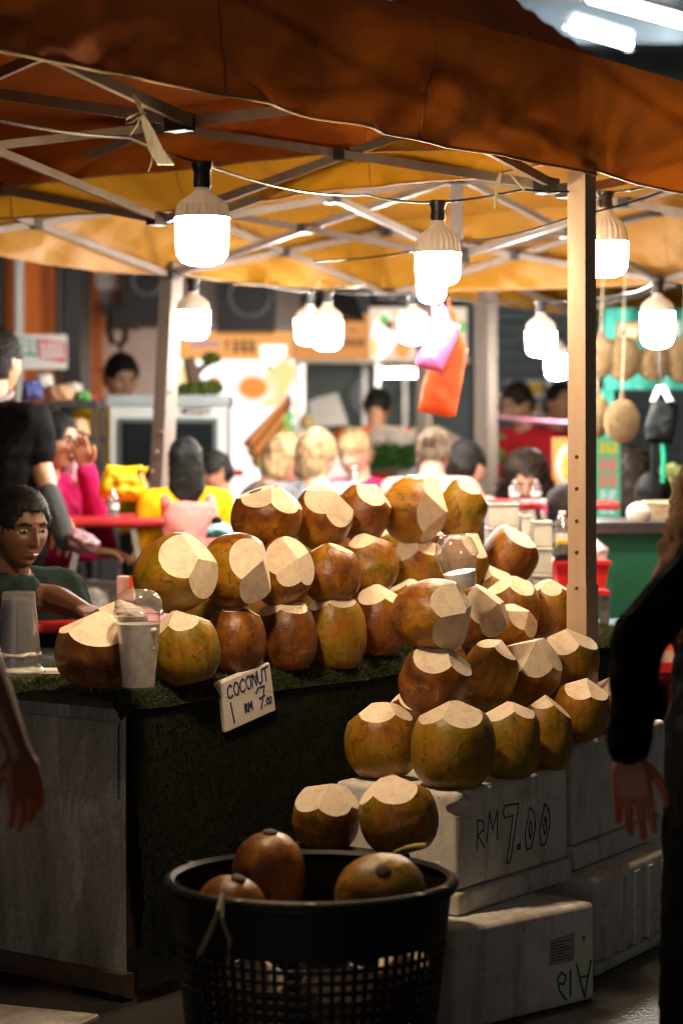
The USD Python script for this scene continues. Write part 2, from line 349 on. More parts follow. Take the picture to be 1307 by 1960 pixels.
# ------------------------------------------------------------------ lamps on their cables
m_lampf = EMIT('front_lamp_glow', (1, .72, .44), 330.0)
m_lampw = EMIT('warm_lamp_glow', (1, .74, .46), 230.0)
m_lampn = EMIT('lamp_glow', (1, .92, .83), 290.0)
LAMPS = []
def lamp(px, ytop, ylit, ybot, w, Y, label, glow, sock=None):
    c = at(px, 0, Y); Y = Y*SC; r = w*Y/F/2
    z = lambda y: CAMZ - (y - HZ)*Y/F
    zl, zb, zt = z(ylit), z(ybot), z(ytop)
    base = np.array([c[0], Y, zb])
    T = thing('bulb_lamp', label, 'lamp', base, 'hanging bulb lamps')
    h = zl - zb
    prof = [(0, zb), (r*.45, zb + h*.03), (r*.75, zb + h*.10), (r*.93, zb + h*.25), (r*.98, zb + h*.5), (r, zl)]
    obj('diffuser', lathe([(a, q) for a, q in prof] + [(r*.97, zl + .001), (0, zl + .001)], 32, (c[0], Y, 0)), glow, T, smooth=40)
    hh = zt - zl; n = 96
    pr = [(0, zl+.0015), (r*1.01, zl+.0015), (r*1.0, zl + hh*.12), (r*.93, zl + hh*.42), (r*.72, zl + hh*.60), (r*.42, zl + hh*.76), (r*.30, zl + hh*.88), (r*.29, zt), (0, zt)]
    v, f = lathe(pr, n, (c[0], Y, 0))
    q = v.reshape(len(pr), n, 3)
    for i in (2, 3, 4):
        ang = np.arange(n); k = 1 - .05*((ang % 4) < 2)
        q[i, :, :2] = (q[i, :, :2] - [c[0], Y])*k[:, None] + [c[0], Y]
    obj('housing', (q.reshape(-1, 3), f), m_housing, T, smooth=25)
    s = r*.34; hs = (sock or .045) 
    obj('socket', lathe([(0, zt-.003), (s*.9, zt-.003), (s, zt+.004), (s*.92, zt + hs*.4), (s*.92, zt + hs*.6), (s*1.15, zt + hs*.8), (s*1.15, zt + hs), (0, zt + hs)], 20, (c[0], Y, 0)), m_blackplastic, T)
    top = np.array([c[0], Y, zt + hs]); LAMPS.append(top); return top
l1 = lamp(387, 356, 418, 510, 105, 4.7, 'big glowing bulb lamp, front left, above the upside-down cups', m_lampf, .055)
l2 = lamp(838, 420, 485, 548, 89, 6.0, 'big glowing bulb lamp hanging above the middle of the coconut pile', m_lampw, .055)
l3 = lamp(1158, 396, 464, 531, 88, 6.6, 'glowing bulb lamp half hidden behind the drilled front pole', m_lampw, .05)
l2b = lamp(826, 470, 520, 580, 56, 7.3, 'bulb lamp just below and behind the big middle lamp', m_lampn)
l4 = lamp(370, 556, 596, 651, 64, 7.8, 'smaller bulb lamp beside the leaning back pole', m_lampn)
l5 = lamp(592, 582, 612, 660, 56, 9.3, 'left one of a close pair of bulb lamps before the orange shop sign', m_lampn)
l6 = lamp(626, 578, 618, 671, 60, 8.5, 'right one of a close pair of bulb lamps before the orange shop sign', m_lampn)
l7 = lamp(790, 583, 609, 659, 56, 9.0, 'bulb lamp beside the hanging pink bag', m_lampn)
l8 = lamp(1035, 597, 636, 683, 58, 8.7, 'bulb lamp hanging left of the front pole, upper one of two', m_lampn)
l9 = lamp(1067, 650, 681, 726, 48, 10.3, 'bulb lamp close to the front pole, lower one of two', m_lampn)
l10 = lamp(1258, 560, 598, 667, 65, 7.8, 'bulb lamp hanging before the durians at the right', m_lampn)
def cable(pts, label, r=.0035, cat='cable'):
    P = [np.asarray(p, float) for p in pts]; out = []
    for a, b in zip(P[:-1], P[1:]):
        L = np.linalg.norm(b - a); t = np.linspace(0, 1, 13)[:-1]
        out += [a + (b - a)*x - np.array([0, 0, .02*L*4*x*(1-x)]) for x in t]
    out.append(P[-1])
    obj('lamp_cable', tube(out, r, 6), m_cable, label=label, cat=cat)
cable([at(-60, 215, 4.2), at(245, 262, 4.55), l1 - [0, 0, .003], at(700, 372, 5.7), l2 - [0, 0, .004], at(1000, 362, 5.85), at(1089, 366, 5.86)], 'black cable carrying the two big front lamps under the canopy')
cable([at(1140, 378, 6.3), l3 - [0, 0, .004], at(1230, 358, 6.6), at(1330, 335, 6.7)], 'black cable holding the lamp behind the front pole')
cable([at(600, 500, 7.2), at(880, 462, 6.8), at(1090, 415, 6.2), at(1310, 350, 6.4)], 'second black cable rising to the right behind the big middle lamp')
cable([at(330, 520, 7.7), l4, at(480, 540, 8.0), l6, at(740, 560, 8.8), l7, l8, at(1200, 560, 8.2), l10, at(1330, 545, 7.7)], 'thin cable along the back lamps')
cable([l5, l5 + [.05, 0, .06], at(700, 545, 8.4)], 'short cable of the left lamp of the pair', .003)
cable([l9, l9 + [.03, 0, .10]], 'short cable of the lower lamp near the front pole', .003)
cable([l2b, l2b + [.03, .1, .12]], 'short cable of the lamp behind the big middle lamp', .003)
# plastic strips tied on the cable
def strip(pts, w, T, mat=m_strap):
    P = np.asarray(pts, float); n = len(P); w = np.broadcast_to(np.asarray(w, float), (n,))
    s = np.array([1.0, 0, 0]); 
    V = np.vstack([P - np.outer(w/2, s), P + np.outer(w/2, s)]); V2 = V + [0, .0015, 0]
    rows = np.vstack([V, V2]); f = []
    for i in range(n-1):
        f += [(i, n+i, n+i+1), (i, n+i+1, i+1), (2*n+i, 2*n+i+1, 3*n+i+1), (2*n+i, 3*n+i+1, 3*n+i)]
    return obj('strip', (rows, np.array(f)), mat, T, smooth=True)
T = thing('plastic_tie', 'pale plastic bag strip knotted to the front cable above the left lamp', 'tie', at(245, 262, 4.55))
m_film = MAT('plastic_film', (.6, .58, .5), .4, var=.25, scale=50, stretch=(3, 3, .3), transl=.5)
strip([at(255, 180, 4.55), at(265, 195, 4.55), at(272, 218, 4.55)], [.004, .014, .008], T)
strip([at(272, 218, 4.55), at(283, 245, 4.54), at(298, 285, 4.54), at(318, 315, 4.54)], [.008, .022, .032, .036], T, m_film)
obj('string', tube([at(272, 218, 4.54), at(255, 232, 4.54), at(240, 236, 4.54), at(243, 226, 4.54), at(262, 216, 4.54), at(280, 216, 4.54)], .0018, 6), m_strap, T)
obj('string', tube([at(270, 220, 4.545), at(262, 240, 4.545), at(246, 262, 4.55)], .002, 6), m_strap, T)
obj('string', tube([at(246, 262, 4.55), at(292, 280, 4.545), at(290, 310, 4.545), at(284, 328, 4.545)], .0015, 6), m_strap, T)
T = thing('plastic_tie', 'yellow plastic string knotted to the cable near the front pole', 'tie', at(1000, 362, 5.84))
strip([at(958, 330, 5.83), at(952, 350, 5.83), at(946, 400, 5.83)], [.008, .014, .004], T)
obj('string', tube([at(975, 330, 5.83), at(990, 348, 5.83), at(1004, 362, 5.84)], .003, 6), m_strap, T)
# ------------------------------------------------------------------ the coconut table and cart
K = np.array([-.5436, 5.52, 0]); TZ = .777
T = thing('coconut_table', 'long stall table covered in green artificial turf hanging down its front', 'table', K)
ins = U*.03 + W*.03
obj('table_body', obox(K + U*.03 + W*.02, U, 2.38, W, .95, .12, TZ - .012), m_wood, T)
def top(u, v):
    a, b = -.05 + 2.52*u, -.05 + 1.02*v
    P = np.outer(a, U) + np.outer(b, W) + K
    n = meshkit.fbm(np.stack([a*7, b*7, 0*a], 1), 3) - .5
    e = np.clip((.0 - b)/.05, 0, 1); e2 = np.clip(-a/.05, 0, 1)
    wav = meshkit.noise(np.stack([b*5, 0*b, 0*b + 3], 1))
    z = TZ + .012*n - .05*e**2 - .035*(e2**1.5)*(.4 + wav)
    P[:, 2] = z; return P
vt, ft = grid(160, 70, top)
obj('turf_top', (vt, ft), m_turf, T, smooth=True)
def drape(u, v):
    a = .02 + 2.42*u
    z = TZ - .045 - (TZ - .08)*v
    b = -.040 - .012*np.sin(a*9 + 2*v)*v*np.minimum(1, u*8) - .02*(meshkit.fbm(np.stack([a*3, z*3, 0*a], 1), 3) - .4)*v*np.minimum(1, u*8)
    a2 = a + .012*(meshkit.noise(np.stack([z*30, 0*z, 0*z], 1)) - .5)*(u < .01) + (u < .02)*(.02*np.sin(z*7))
    return np.outer(a2, U) + np.outer(b, W) + np.stack([K[0] + 0*z, K[1] + 0*z, z], 1)
vd, fd = grid(180, 60, drape)
obj('turf_front', (vd, fd), m_turf, T, smooth=True)
# turf pile: short blades on the top edge and on the hanging front
rg = np.random.default_rng(5)
def blades(v, f, n, ln, keep):
    tri = v[f]; c = tri.mean(1); ok = keep(c); tri = tri[ok]
    ar = np.linalg.norm(np.cross(tri[:, 1]-tri[:, 0], tri[:, 2]-tri[:, 0]), axis=1)
    k = rg.choice(len(tri), n, p=ar/ar.sum()); r = rg.random((n, 2)); fl = r.sum(1) > 1; r[fl] = 1 - r[fl]
    p = tri[k, 0] + r[:, :1]*(tri[k, 1]-tri[k, 0]) + r[:, 1:]*(tri[k, 2]-tri[k, 0])
    nn = np.cross(tri[k, 1]-tri[k, 0], tri[k, 2]-tri[k, 0]); nn /= np.linalg.norm(nn, axis=1)[:, None]
    nn *= np.where((nn @ (-W + [0, 0, .6])) < 0, -1, 1)[:, None]
    d = nn + rg.normal(0, .45, (n, 3)); d /= np.linalg.norm(d, axis=1)[:, None]
    s = np.cross(d, rg.normal(0, 1, (n, 3))); s /= np.linalg.norm(s, axis=1)[:, None]
    L = ln*rg.uniform(.5, 1.2, n)[:, None]; w = .0016
    V = np.concatenate([p - s*w, p + s*w, p + d*L], 0); i = np.arange(n)
    return V, np.stack([i, i + n, i + 2*n], 1)
kp = lambda c: ((c - K) @ W < .22) | ((c - K) @ U < .3) | ((c - K) @ U > 2.2)
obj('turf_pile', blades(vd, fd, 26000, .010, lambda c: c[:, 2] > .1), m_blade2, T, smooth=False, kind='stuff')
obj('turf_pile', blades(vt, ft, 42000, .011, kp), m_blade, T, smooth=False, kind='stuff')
# left end of the stall: galvanised sheet on a cart frame
T = thing('metal_cart_end', 'scratched galvanised sheet panel on the left end of the coconut table', 'metal panel', K + W*.4)
Kc = K + U*.02
def sheet(u, v):
    b = .0 + 1.0*u; z = .06 + (TZ - .05 - .06)*v
    n = meshkit.fbm(np.stack([b*3, z*3, 0*b], 1), 3) - .5
    return Kc + np.outer(b, W) - np.outer(.012*n, U) + np.outer(z, [0, 0, 1])
obj('panel', grid(40, 30, sheet), m_galv, T, smooth=True)
obj('patch', obox(Kc - U*.009 + W*.02, U, .003, W, .42, .50, TZ - .09), m_galv, T, label='riveted upper sheet, scuffed')
for b in (.1, .2, .3): obj('rivet', ball(Kc - U*.010 + W*b + [0, 0, .66], .006, sub=2), m_galv, T)
obj('frame', bar(Kc + W*-.01 + [0, 0, .045], Kc + W*1.0 + [0, 0, .045], .04, .05), m_wood, T)
obj('frame', bar(Kc + W*-.01 + [0, 0, TZ - .04], Kc + W*1.0 + [0, 0, TZ - .04], .03, .03), m_wood, T)
for b in (.06, .9): obj('cart_leg', bar(Kc + W*b + U*.03, Kc + W*b + U*.03 + [0, 0, .03], .04), m_wood, T)
# white board lying on the ground at the left
T = thing('ground_board', 'worn grey board lying on the wet ground at the bottom left', 'board', (-.78, 5.3, 0))
obj('board', rbox((-1.2, 5.02), np.array([.93, -.37]), .52, np.array([.37, .93]), .42, .03, .05, .006), m_galv, T)
obj('board_foot', bx(-.95, -.9, 5.1, 5.4, 0, .032), m_wood, T)

# ------------------------------------------------------------------ price sign
def glyphs(defs):
    L = []
    for ch, x, y, s, k in defs: L += [[(x + (px + k*py)*s, y + py*s) for px, py in l] for l in FONT[ch]]
    return L
FONT = {'C': [[(.6, .85), (.4, 1), (.12, .8), (.02, .45), (.12, .12), (.38, 0), (.6, .15)]],
 'O': [[(.32, 1), (.08, .8), (.02, .4), (.2, .03), (.45, .05), (.6, .4), (.55, .85), (.32, 1)]],
 'N': [[(.02, 0), (.08, 1), (.5, .05), (.58, 1)]], 'U': [[(.02, 1), (.05, .25), (.25, 0), (.5, .2), (.55, 1)]],
 'T': [[(0, .95), (.7, 1)], [(.36, .98), (.33, 0)]], '1': [[(.0, 1), (.1, 0)]], 'R': [[(.05, 0), (.05, 1), (.45, .9), (.45, .6), (.08, .5), (.55, 0)]],
 'M': [[(.0, 0), (.1, 1), (.35, .35), (.62, 1), (.7, 0)]], '7': [[(0, .82), (.1, 1), (.62, 1), (.3, .0)], [(.2, .5), (.6, .55)]],
 'A': [[(0, 0), (.35, 1), (.62, 0)], [(.12, .4), (.52, .42)]], '6': [[(.5, 1), (.15, .6), (.05, .2), (.25, 0), (.5, .15), (.4, .42), (.1, .35)]],
 '0': [[(.3, 1), (.05, .5), (.2, .03), (.5, .3), (.52, .75), (.3, 1)]], '.': [[(0, .02), (.06, .06), (.05, 0)]]}
th = math.radians(11)
sx = U*math.cos(th) + np.array([0, 0, math.sin(th)]); sy = -U*math.sin(th) + np.array([0, 0, math.cos(th)]); sn = np.cross(sx, sy)
bl = at(433, 1403, 5.38); wS, hS = .205, .131
T = thing('price_sign', 'white foam price sign for coconuts pinned tilted on the dark turf front', 'price sign', bl - [0, 0, .0])
s = Manifold.sphere(.003, 8); pts = []
for i in (.003, wS - .003):
    for j in (.003, hS - .003):
        for k in (-.023, -.003): pts.append(s.translate(tuple(bl + sx*i + sy*j + sn*k)))
obj('board', Manifold.batch_hull(pts), m_foamboard, T)
big = glyphs([('C', .022, .083, .034, 0), ('O', .048, .084, .034, 0), ('C', .073, .085, .034, 0), ('O', .098, .086, .034, 0), ('N', .122, .086, .035, .05), ('U', .146, .086, .036, 0), ('T', .167, .087, .037, 0)])
obj('lettering', poly_on(strokes(big, .0042), bl, sx, sy, .0008), m_inknavy, T, smooth=False)
obj('lettering', poly_on(strokes(glyphs([('1', .030, .016, .055, 0), ('R', .082, .030, .022, 0), ('M', .097, .030, .022, 0)]), .0048), bl, sx, sy, .0008), m_inknavy, T, smooth=False)
obj('lettering', poly_on(strokes(glyphs([('7', .130, .022, .056, .1), ('.', .163, .026, .018, 0), ('O', .169, .026, .017, .1), ('O', .180, .026, .017, .1)]), .0038), bl, sx, sy, .0008), m_inknavy, T, smooth=False)
obj('price_pin', bar(bl + sx*.11 + sy*.122 + sn*.001, bl + sx*.137 + sy*.121 + sn*.004, .003), m_strap, T)

# ------------------------------------------------------------------ styrofoam boxes
def styro(label, o, a, la, lb, z0, z1, lid=None, chips=(), group='styrofoam boxes under the coconuts', ribs=0):
    a = np.array([*a, 0.0]); a /= np.linalg.norm(a); b = np.array([-a[1], a[0], 0]); o = np.array([*o, 0.0])
    T = thing('styrofoam_box', label, 'styrofoam box', o + (a*la + b*lb)/2 + [0, 0, z0], group)
    zb = z0 + (lid or 0)
    body = rbox(o, a, la, b, lb, zb + (.002 if lid else 0), z1, .016)
    for (i, j, z, r) in chips: body = body - Manifold.sphere(r, 14).scale((1.3, 1, .7)).translate(tuple(o + a*i + b*j + [0, 0, z]))
    obj('box_body', body, m_styro, T, smooth=40)
    if lid: obj('lid', rbox(o - a*.008 - b*.008, a, la + .016, b, lb + .016, z0, zb, .010), m_styro, T, smooth=40)
    for k in range(ribs):
        i = la*(k + .7)/(ribs + .4)
        obj('rib', obox(o + a*i - b*.006, a, la*.055, b, .02, z0 + .035, z1 - .02), m_styro, T)
    return T, o, a, b
rw = np.random.default_rng(11)
dA = np.array([.565, .826])
BA = styro('grimy foam box with the price RM 7.00 written on its front', (.278, 5.375), dA, .551, .36, .245, .54, .055, [(.02, .0, .50, .03), (.05, -.01, .535, .02), (.3, -.012, .54, .016), (0, .2, .54, .02)])
BC = styro('foam box standing on the ground with A16 in green marker', (.263, 5.22), (.736, .677), .497, .42, 0, .243, None, [(.3, -.01, .24, .012), (.49, -.005, .2, .014)])
BB = styro('foam box behind the walking hand, upside down on the ribbed box', (.6146, 5.919), (.494, .87), .66, .40, .2535, .584, .06, [(.07, -.008, .52, .008)])
BD = styro('ribbed foam box standing on the ground at the far right', (.655, 5.80), (.494, .87), .62, .46, 0, .25, .03, [], ribs=6)
oF = np.array([.278, 5.375]) - dA/np.linalg.norm(dA)*.44
aF = np.array([*dA, 0])/np.linalg.norm(dA); bF = np.array([-aF[1], aF[0], 0]); oF = np.array([*oF, 0.0])
T = thing('plastic_crate', 'low black crate in the dark behind the basket carrying two coconuts', 'crate', oF + aF*.11 + bF*.15)
obj('crate_body', rbox(oF, aF, .22, bF, .30, 0, .40, .01), m_basket, T, smooth=40); obj('crate_rim', rbox(oF - aF*.006 - bF*.006, aF, .232, bF, .312, .40, .428, .008), m_basket, T, smooth=40)
def face(Bx):      # origin on the front face, axes
    T, o, a, b = Bx; return T, o, a, np.array([0, 0, 1.0]), -b
Tb, o, a, z, n = face(BA)
def outl(ch, x, y, s, k): return glyphs([(ch, x, y, s, k)])
ink = glyphs([('R', .085, .145, .072, .05), ('M', .135, .158, .072, .1)])
ink += [[(.215, .217), (.222, .235), (.292, .232), (.250, .092), (.232, .090), (.262, .205), (.222, .205), (.215, .217)]]
ink += [[(.285, .118), (.300, .118), (.298, .130), (.286, .129), (.285, .118)], [(.290, .122), (.294, .125)]]
for cx in (.350, .425):
    ink += [[(cx - .002, .215), (cx - .027, .150), (cx - .020, .110), (cx + .005, .112), (cx + .026, .160), (cx + .022, .195), (cx - .002, .215)],
            [(cx, .180), (cx - .008, .155), (cx, .135), (cx + .008, .150), (cx + .006, .175), (cx, .180)]]
obj('lettering', poly_on(strokes(ink, .0045), o + [0, 0, .245], a, z, .0012, lift=-.0004), m_inkblue, Tb, smooth=False)
Tb, o, a, z, n = face(BC)
ink = [[(x, .105 - y) for x, y in l] for l in glyphs([('6', .352, .018, .07, 0), ('1', .397, .018, .062, .1), ('A', .425, .006, .085, 0)])]
obj('lettering', poly_on(strokes(ink, .006), o, a, z, .0012, lift=-.0004), m_inkgreen, Tb, smooth=False)
st_ = Polygon([(.325, .110), (.415, .110), (.418, .178), (.330, .172)])
obj('sticker', poly_on(st_, o, a, z, .0010, lift=-.0004), m_paper, Tb, smooth=False)
ln = [[(.333 + .002*(i % 2), .120 + i*.0072), (.405 - .012*((i*7) % 3), .120 + i*.0072)] for i in range(7)]
obj('print', poly_on(strokes(ln, .0022), o, a, z, .0012, lift=.0), m_ink, Tb, smooth=False)

# ------------------------------------------------------------------ coconuts
def coconut_mats():
    tc = {'tc': ('texture_coordinate', {}), 'oi': ('object_info', {}), 'off': ('combine_xyz', {}), 'k': ('math', {'math_type': 'multiply', 'value2': 37.0}),
          'mp': ('mapping', {'mapping_type': 'point'}), 'st': ('mapping', {'mapping_type': 'point', 'scale': (60, 60, 7)}),
          'n1': ('noise_texture', {'scale': 11.0, 'detail': 4.0, 'roughness': .55, 'distortion': .4}),
          'n2': ('noise_texture', {'scale': 1.0, 'detail': 5.0, 'roughness': .65}),
          'n3': ('noise_texture', {'scale': 30.0, 'detail': 6.0, 'roughness': .72, 'distortion': 1.2}),
          'n4': ('noise_texture', {'scale': 16.0, 'detail': 7.0, 'roughness': .7, 'distortion': 2.0}),
          'add': ('math', {'math_type': 'add'}), 'rs': ('map_range', {'to_min': -.24, 'to_max': .22}),
          'ra': ('rgb_ramp', {'ramp': [(.08, (.11, .098, .006)), (.26, (.27, .165, .007)), (.42, (.36, .155, .008)), (.58, (.23, .072, .006)), (.80, (.07, .018, .004))]}),
          's1': ('map_range', {'from_min': .35, 'from_max': .7, 'to_min': .72, 'to_max': 1.18}), 'hv': ('hsv', {}),
          'b3': ('map_range', {'from_min': .53, 'from_max': .68, 'to_min': 0, 'to_max': .85}), 'mx': ('mix_color', {'b': (.045, .018, .008)}),
          'b4': ('map_range', {'from_min': .59, 'from_max': .66, 'to_min': 0, 'to_max': .5}), 'mx2': ('mix_color', {'b': (.36, .24, .10)}),
          'bp': ('bump', {'strength': .35, 'distance': .002}), 'bp2': ('bump', {'strength': .4, 'distance': .005}),
          'p': ('principled_bsdf', {'roughness': .36, 'specular_ior_level': .5})}
    ln = [('oi.random', 'k.value1'), ('k.value', 'off.x'), ('k.value', 'off.y'), ('tc.object', 'mp.vector'), ('off.vector', 'mp.location'), ('mp.vector', 'n1.vector'), ('mp.vector', 'st.vector'),
          ('st.vector', 'n2.vector'), ('mp.vector', 'n3.vector'), ('mp.vector', 'n4.vector'), ('oi.random', 'rs.value'), ('n1.fac', 'add.value1'), ('rs.result', 'add.value2'), ('add.value', 'ra.fac'),
          ('n2.fac', 's1.value'), ('s1.result', 'hv.value'), ('ra.color', 'hv.color'), ('n3.fac', 'b3.value'), ('hv.color', 'mx.a'), ('b3.result', 'mx.fac'),
          ('n4.fac', 'b4.value'), ('mx.result', 'mx2.a'), ('b4.result', 'mx2.fac'), ('mx2.result', 'p.base_color'),
          ('n2.fac', 'bp.height'), ('n3.fac', 'bp2.height'), ('bp2.normal', 'bp.normal'), ('bp.normal', 'p.normal')]
    husk = usdkit.material(stage, '/World/Looks/coconut_husk', tc, ln, surface='p.BSDF')
    cut = usdkit.material(stage, '/World/Looks/coconut_cut', {
        'tc': ('texture_coordinate', {}), 'oi': ('object_info', {}), 'n1': ('noise_texture', {'scale': 26.0, 'detail': 8.0, 'roughness': .75, 'distortion': .6}), 'mp': ('mapping', {'mapping_type': 'point', 'scale': (1, 1, 1)}),
        'n2': ('noise_texture', {'scale': 260.0, 'detail': 3.0}), 'ra': ('rgb_ramp', {'ramp': [(.22, (.42, .25, .14)), (.36, (.68, .50, .34)), (.52, (.82, .68, .51)), (.75, (.86, .74, .59))]}),
        'rs': ('map_range', {'to_min': .86, 'to_max': 1.08}), 'hv': ('hsv', {}), 'bp': ('bump', {'strength': .6, 'distance': .003}),
        'p': ('principled_bsdf', {'roughness': .7, 'specular_ior_level': .25, 'subsurface_weight': .15, 'subsurface_scale': .008})},
        [('tc.object', 'mp.vector'), ('mp.vector', 'n1.vector'), ('mp.vector', 'n2.vector'), ('n1.fac', 'ra.fac'), ('oi.random', 'rs.value'), ('rs.result', 'hv.value'), ('ra.color', 'hv.color'),
         ('hv.color', 'p.base_color'), ('n2.fac', 'bp.height'), ('bp.normal', 'p.normal')], surface='p.BSDF')
    return husk, cut
m_husk, m_cut = coconut_mats()
m_scar = MAT('stem_scar', (.06, .035, .02), .8, var=.4, scale=60)
ico = trimesh.creation.icosphere(4); ICOV, ICOF = np.asarray(ico.vertices), np.asarray(ico.faces)
rc = np.random.default_rng(77)
def frame(axis, spin):
    z = np.asarray(axis, float); z /= np.linalg.norm(z)
    x = np.cross(z, (0.2, 1, .1)); x /= np.linalg.norm(x); y = np.cross(z, x)
    c, s = math.cos(spin), math.sin(spin)
    return np.stack([x*c + y*s, y*c - x*s, z], 1)
def coconut(px, py, w, h, Y, axis, label, cuts=4, depth=.74, tilt=37, group=None, hole=False, seed=None):
    c = at(px, py, Y); rx, rz = 1.03*w*Y*SC/F/2, h*Y*SC/F/2
    ax = np.asarray(axis, float); ax = ax/np.linalg.norm(ax)
    r = rx; el = 1.0 + (rz/rx - 1)*abs(ax[2]) if abs(ax[2]) > .5 else 1.04
    el = min(1.26, max(.94, el/.92))
    k = int(rc.integers(1e6)); v = ICOV.copy()
    ph = np.arctan2(v[:, 1], v[:, 0]); sn2 = 1 - v[:, 2]**2
    rad = 1 + .028*np.cos(3*ph + rc.uniform(0, 6))*sn2 + .05*(meshkit.fbm(v*1.7 + k % 97, 3) - .5)
    dent = np.array([math.cos(k), math.sin(k), .1]); rad -= .04*np.exp(-((v - dent)**2).sum(1)/.06)
    crease = meshkit.noise(v*[9, 9, 2.2] + k % 31); rad -= .022*np.clip(crease - .72, 0, 1)*3
    rho = np.sqrt(sn2); v = v/((rho**2.18 + np.abs(v[:, 2])**2.18)**(1/2.18))[:, None]
    v = v*rad[:, None]; v[:, 2] *= el
    v[:, :2] *= (1 + .05*np.clip(-v[:, 2:], 0, 1))                # a little heavier at the base
    v[:, 2] = np.where(v[:, 2] < -.86*el, -.86*el + (v[:, 2] + .86*el)*.25, v[:, 2])
    v *= r
    spin = rc.uniform(0, 6.28)
    T = thing('coconut', label, 'coconut', c, group, rot=frame(axis, spin))
    RT = frame(axis, spin)
    def fit(V):
        q = V @ RT.T; lo, hi = q.min(0), q.max(0); e = hi - lo
        tw, th = w*1.05*Y*SC/F, h*1.05*Y*SC/F; sx = tw/e[0]; sz = min(1.25*sx, max(.8*sx, th/e[2]))
        return ((q - (lo + hi)/2)*[sx, sx, sz]) @ RT
    if not cuts:
        v = fit(v); obj('husk', (v, ICOF), m_husk, T, smooth=True)
        obj('stem_scar', ball((0, 0, r*el*.985), .016, .016, .006, sub=2), m_scar, T); return T
    m = MF((v, ICOF)); planes = []
    a0 = rc.uniform(0, 6.28)
    for i in range(cuts):
        a = a0 + (i + rc.uniform(-.16, .16))*2*math.pi/cuts; t = math.radians(tilt + rc.uniform(-7, 6))
        n = np.array([math.cos(a)*math.sin(t), math.sin(a)*math.sin(t), math.cos(t)])
        d = r*(depth + (.075 if ax[2] > .85 else -.045 if ax[2] < .6 else .02) + rc.uniform(-.04, .06)) * (1 + (el - 1)*n[2])
        m = m.trim_by_plane(tuple(-n), -d); planes.append((n, d))
    V, Fc = arr(m)
    cen = V[Fc]; iscut = np.zeros(len(Fc), bool)
    for n, d in planes: iscut |= (np.abs(cen @ n - d) < 3e-5).all(1)
    V0 = V; V = fit(V)
    obj('husk', (V, Fc[~iscut]), m_husk, T, smooth=45)
    obj('cut_top', (V, Fc[iscut]), m_cut, T, smooth=15)
    if hole:
        g = V[Fc[iscut]]; fn = np.cross(g[:, 1]-g[:, 0], g[:, 2]-g[:, 0]); fl = np.linalg.norm(fn, axis=1); fn = fn/fl[:, None]
        j = int(np.argmax((fn @ RT.T)[:, 2] + .3*(fn @ RT.T)[:, 0]*-1)); n = fn[j]; sel = (fn @ n) > .999; q = (g[sel].mean(1)*fl[sel, None]).sum(0)/fl[sel].sum() - n*.004
        obj('opening', poly_on(Point(0, 0).buffer(.018), q, frame(n, 0)[:, 0], frame(n, 0)[:, 1], .0055), m_scar, T)
    return T
UPV = (0, 0, 1)
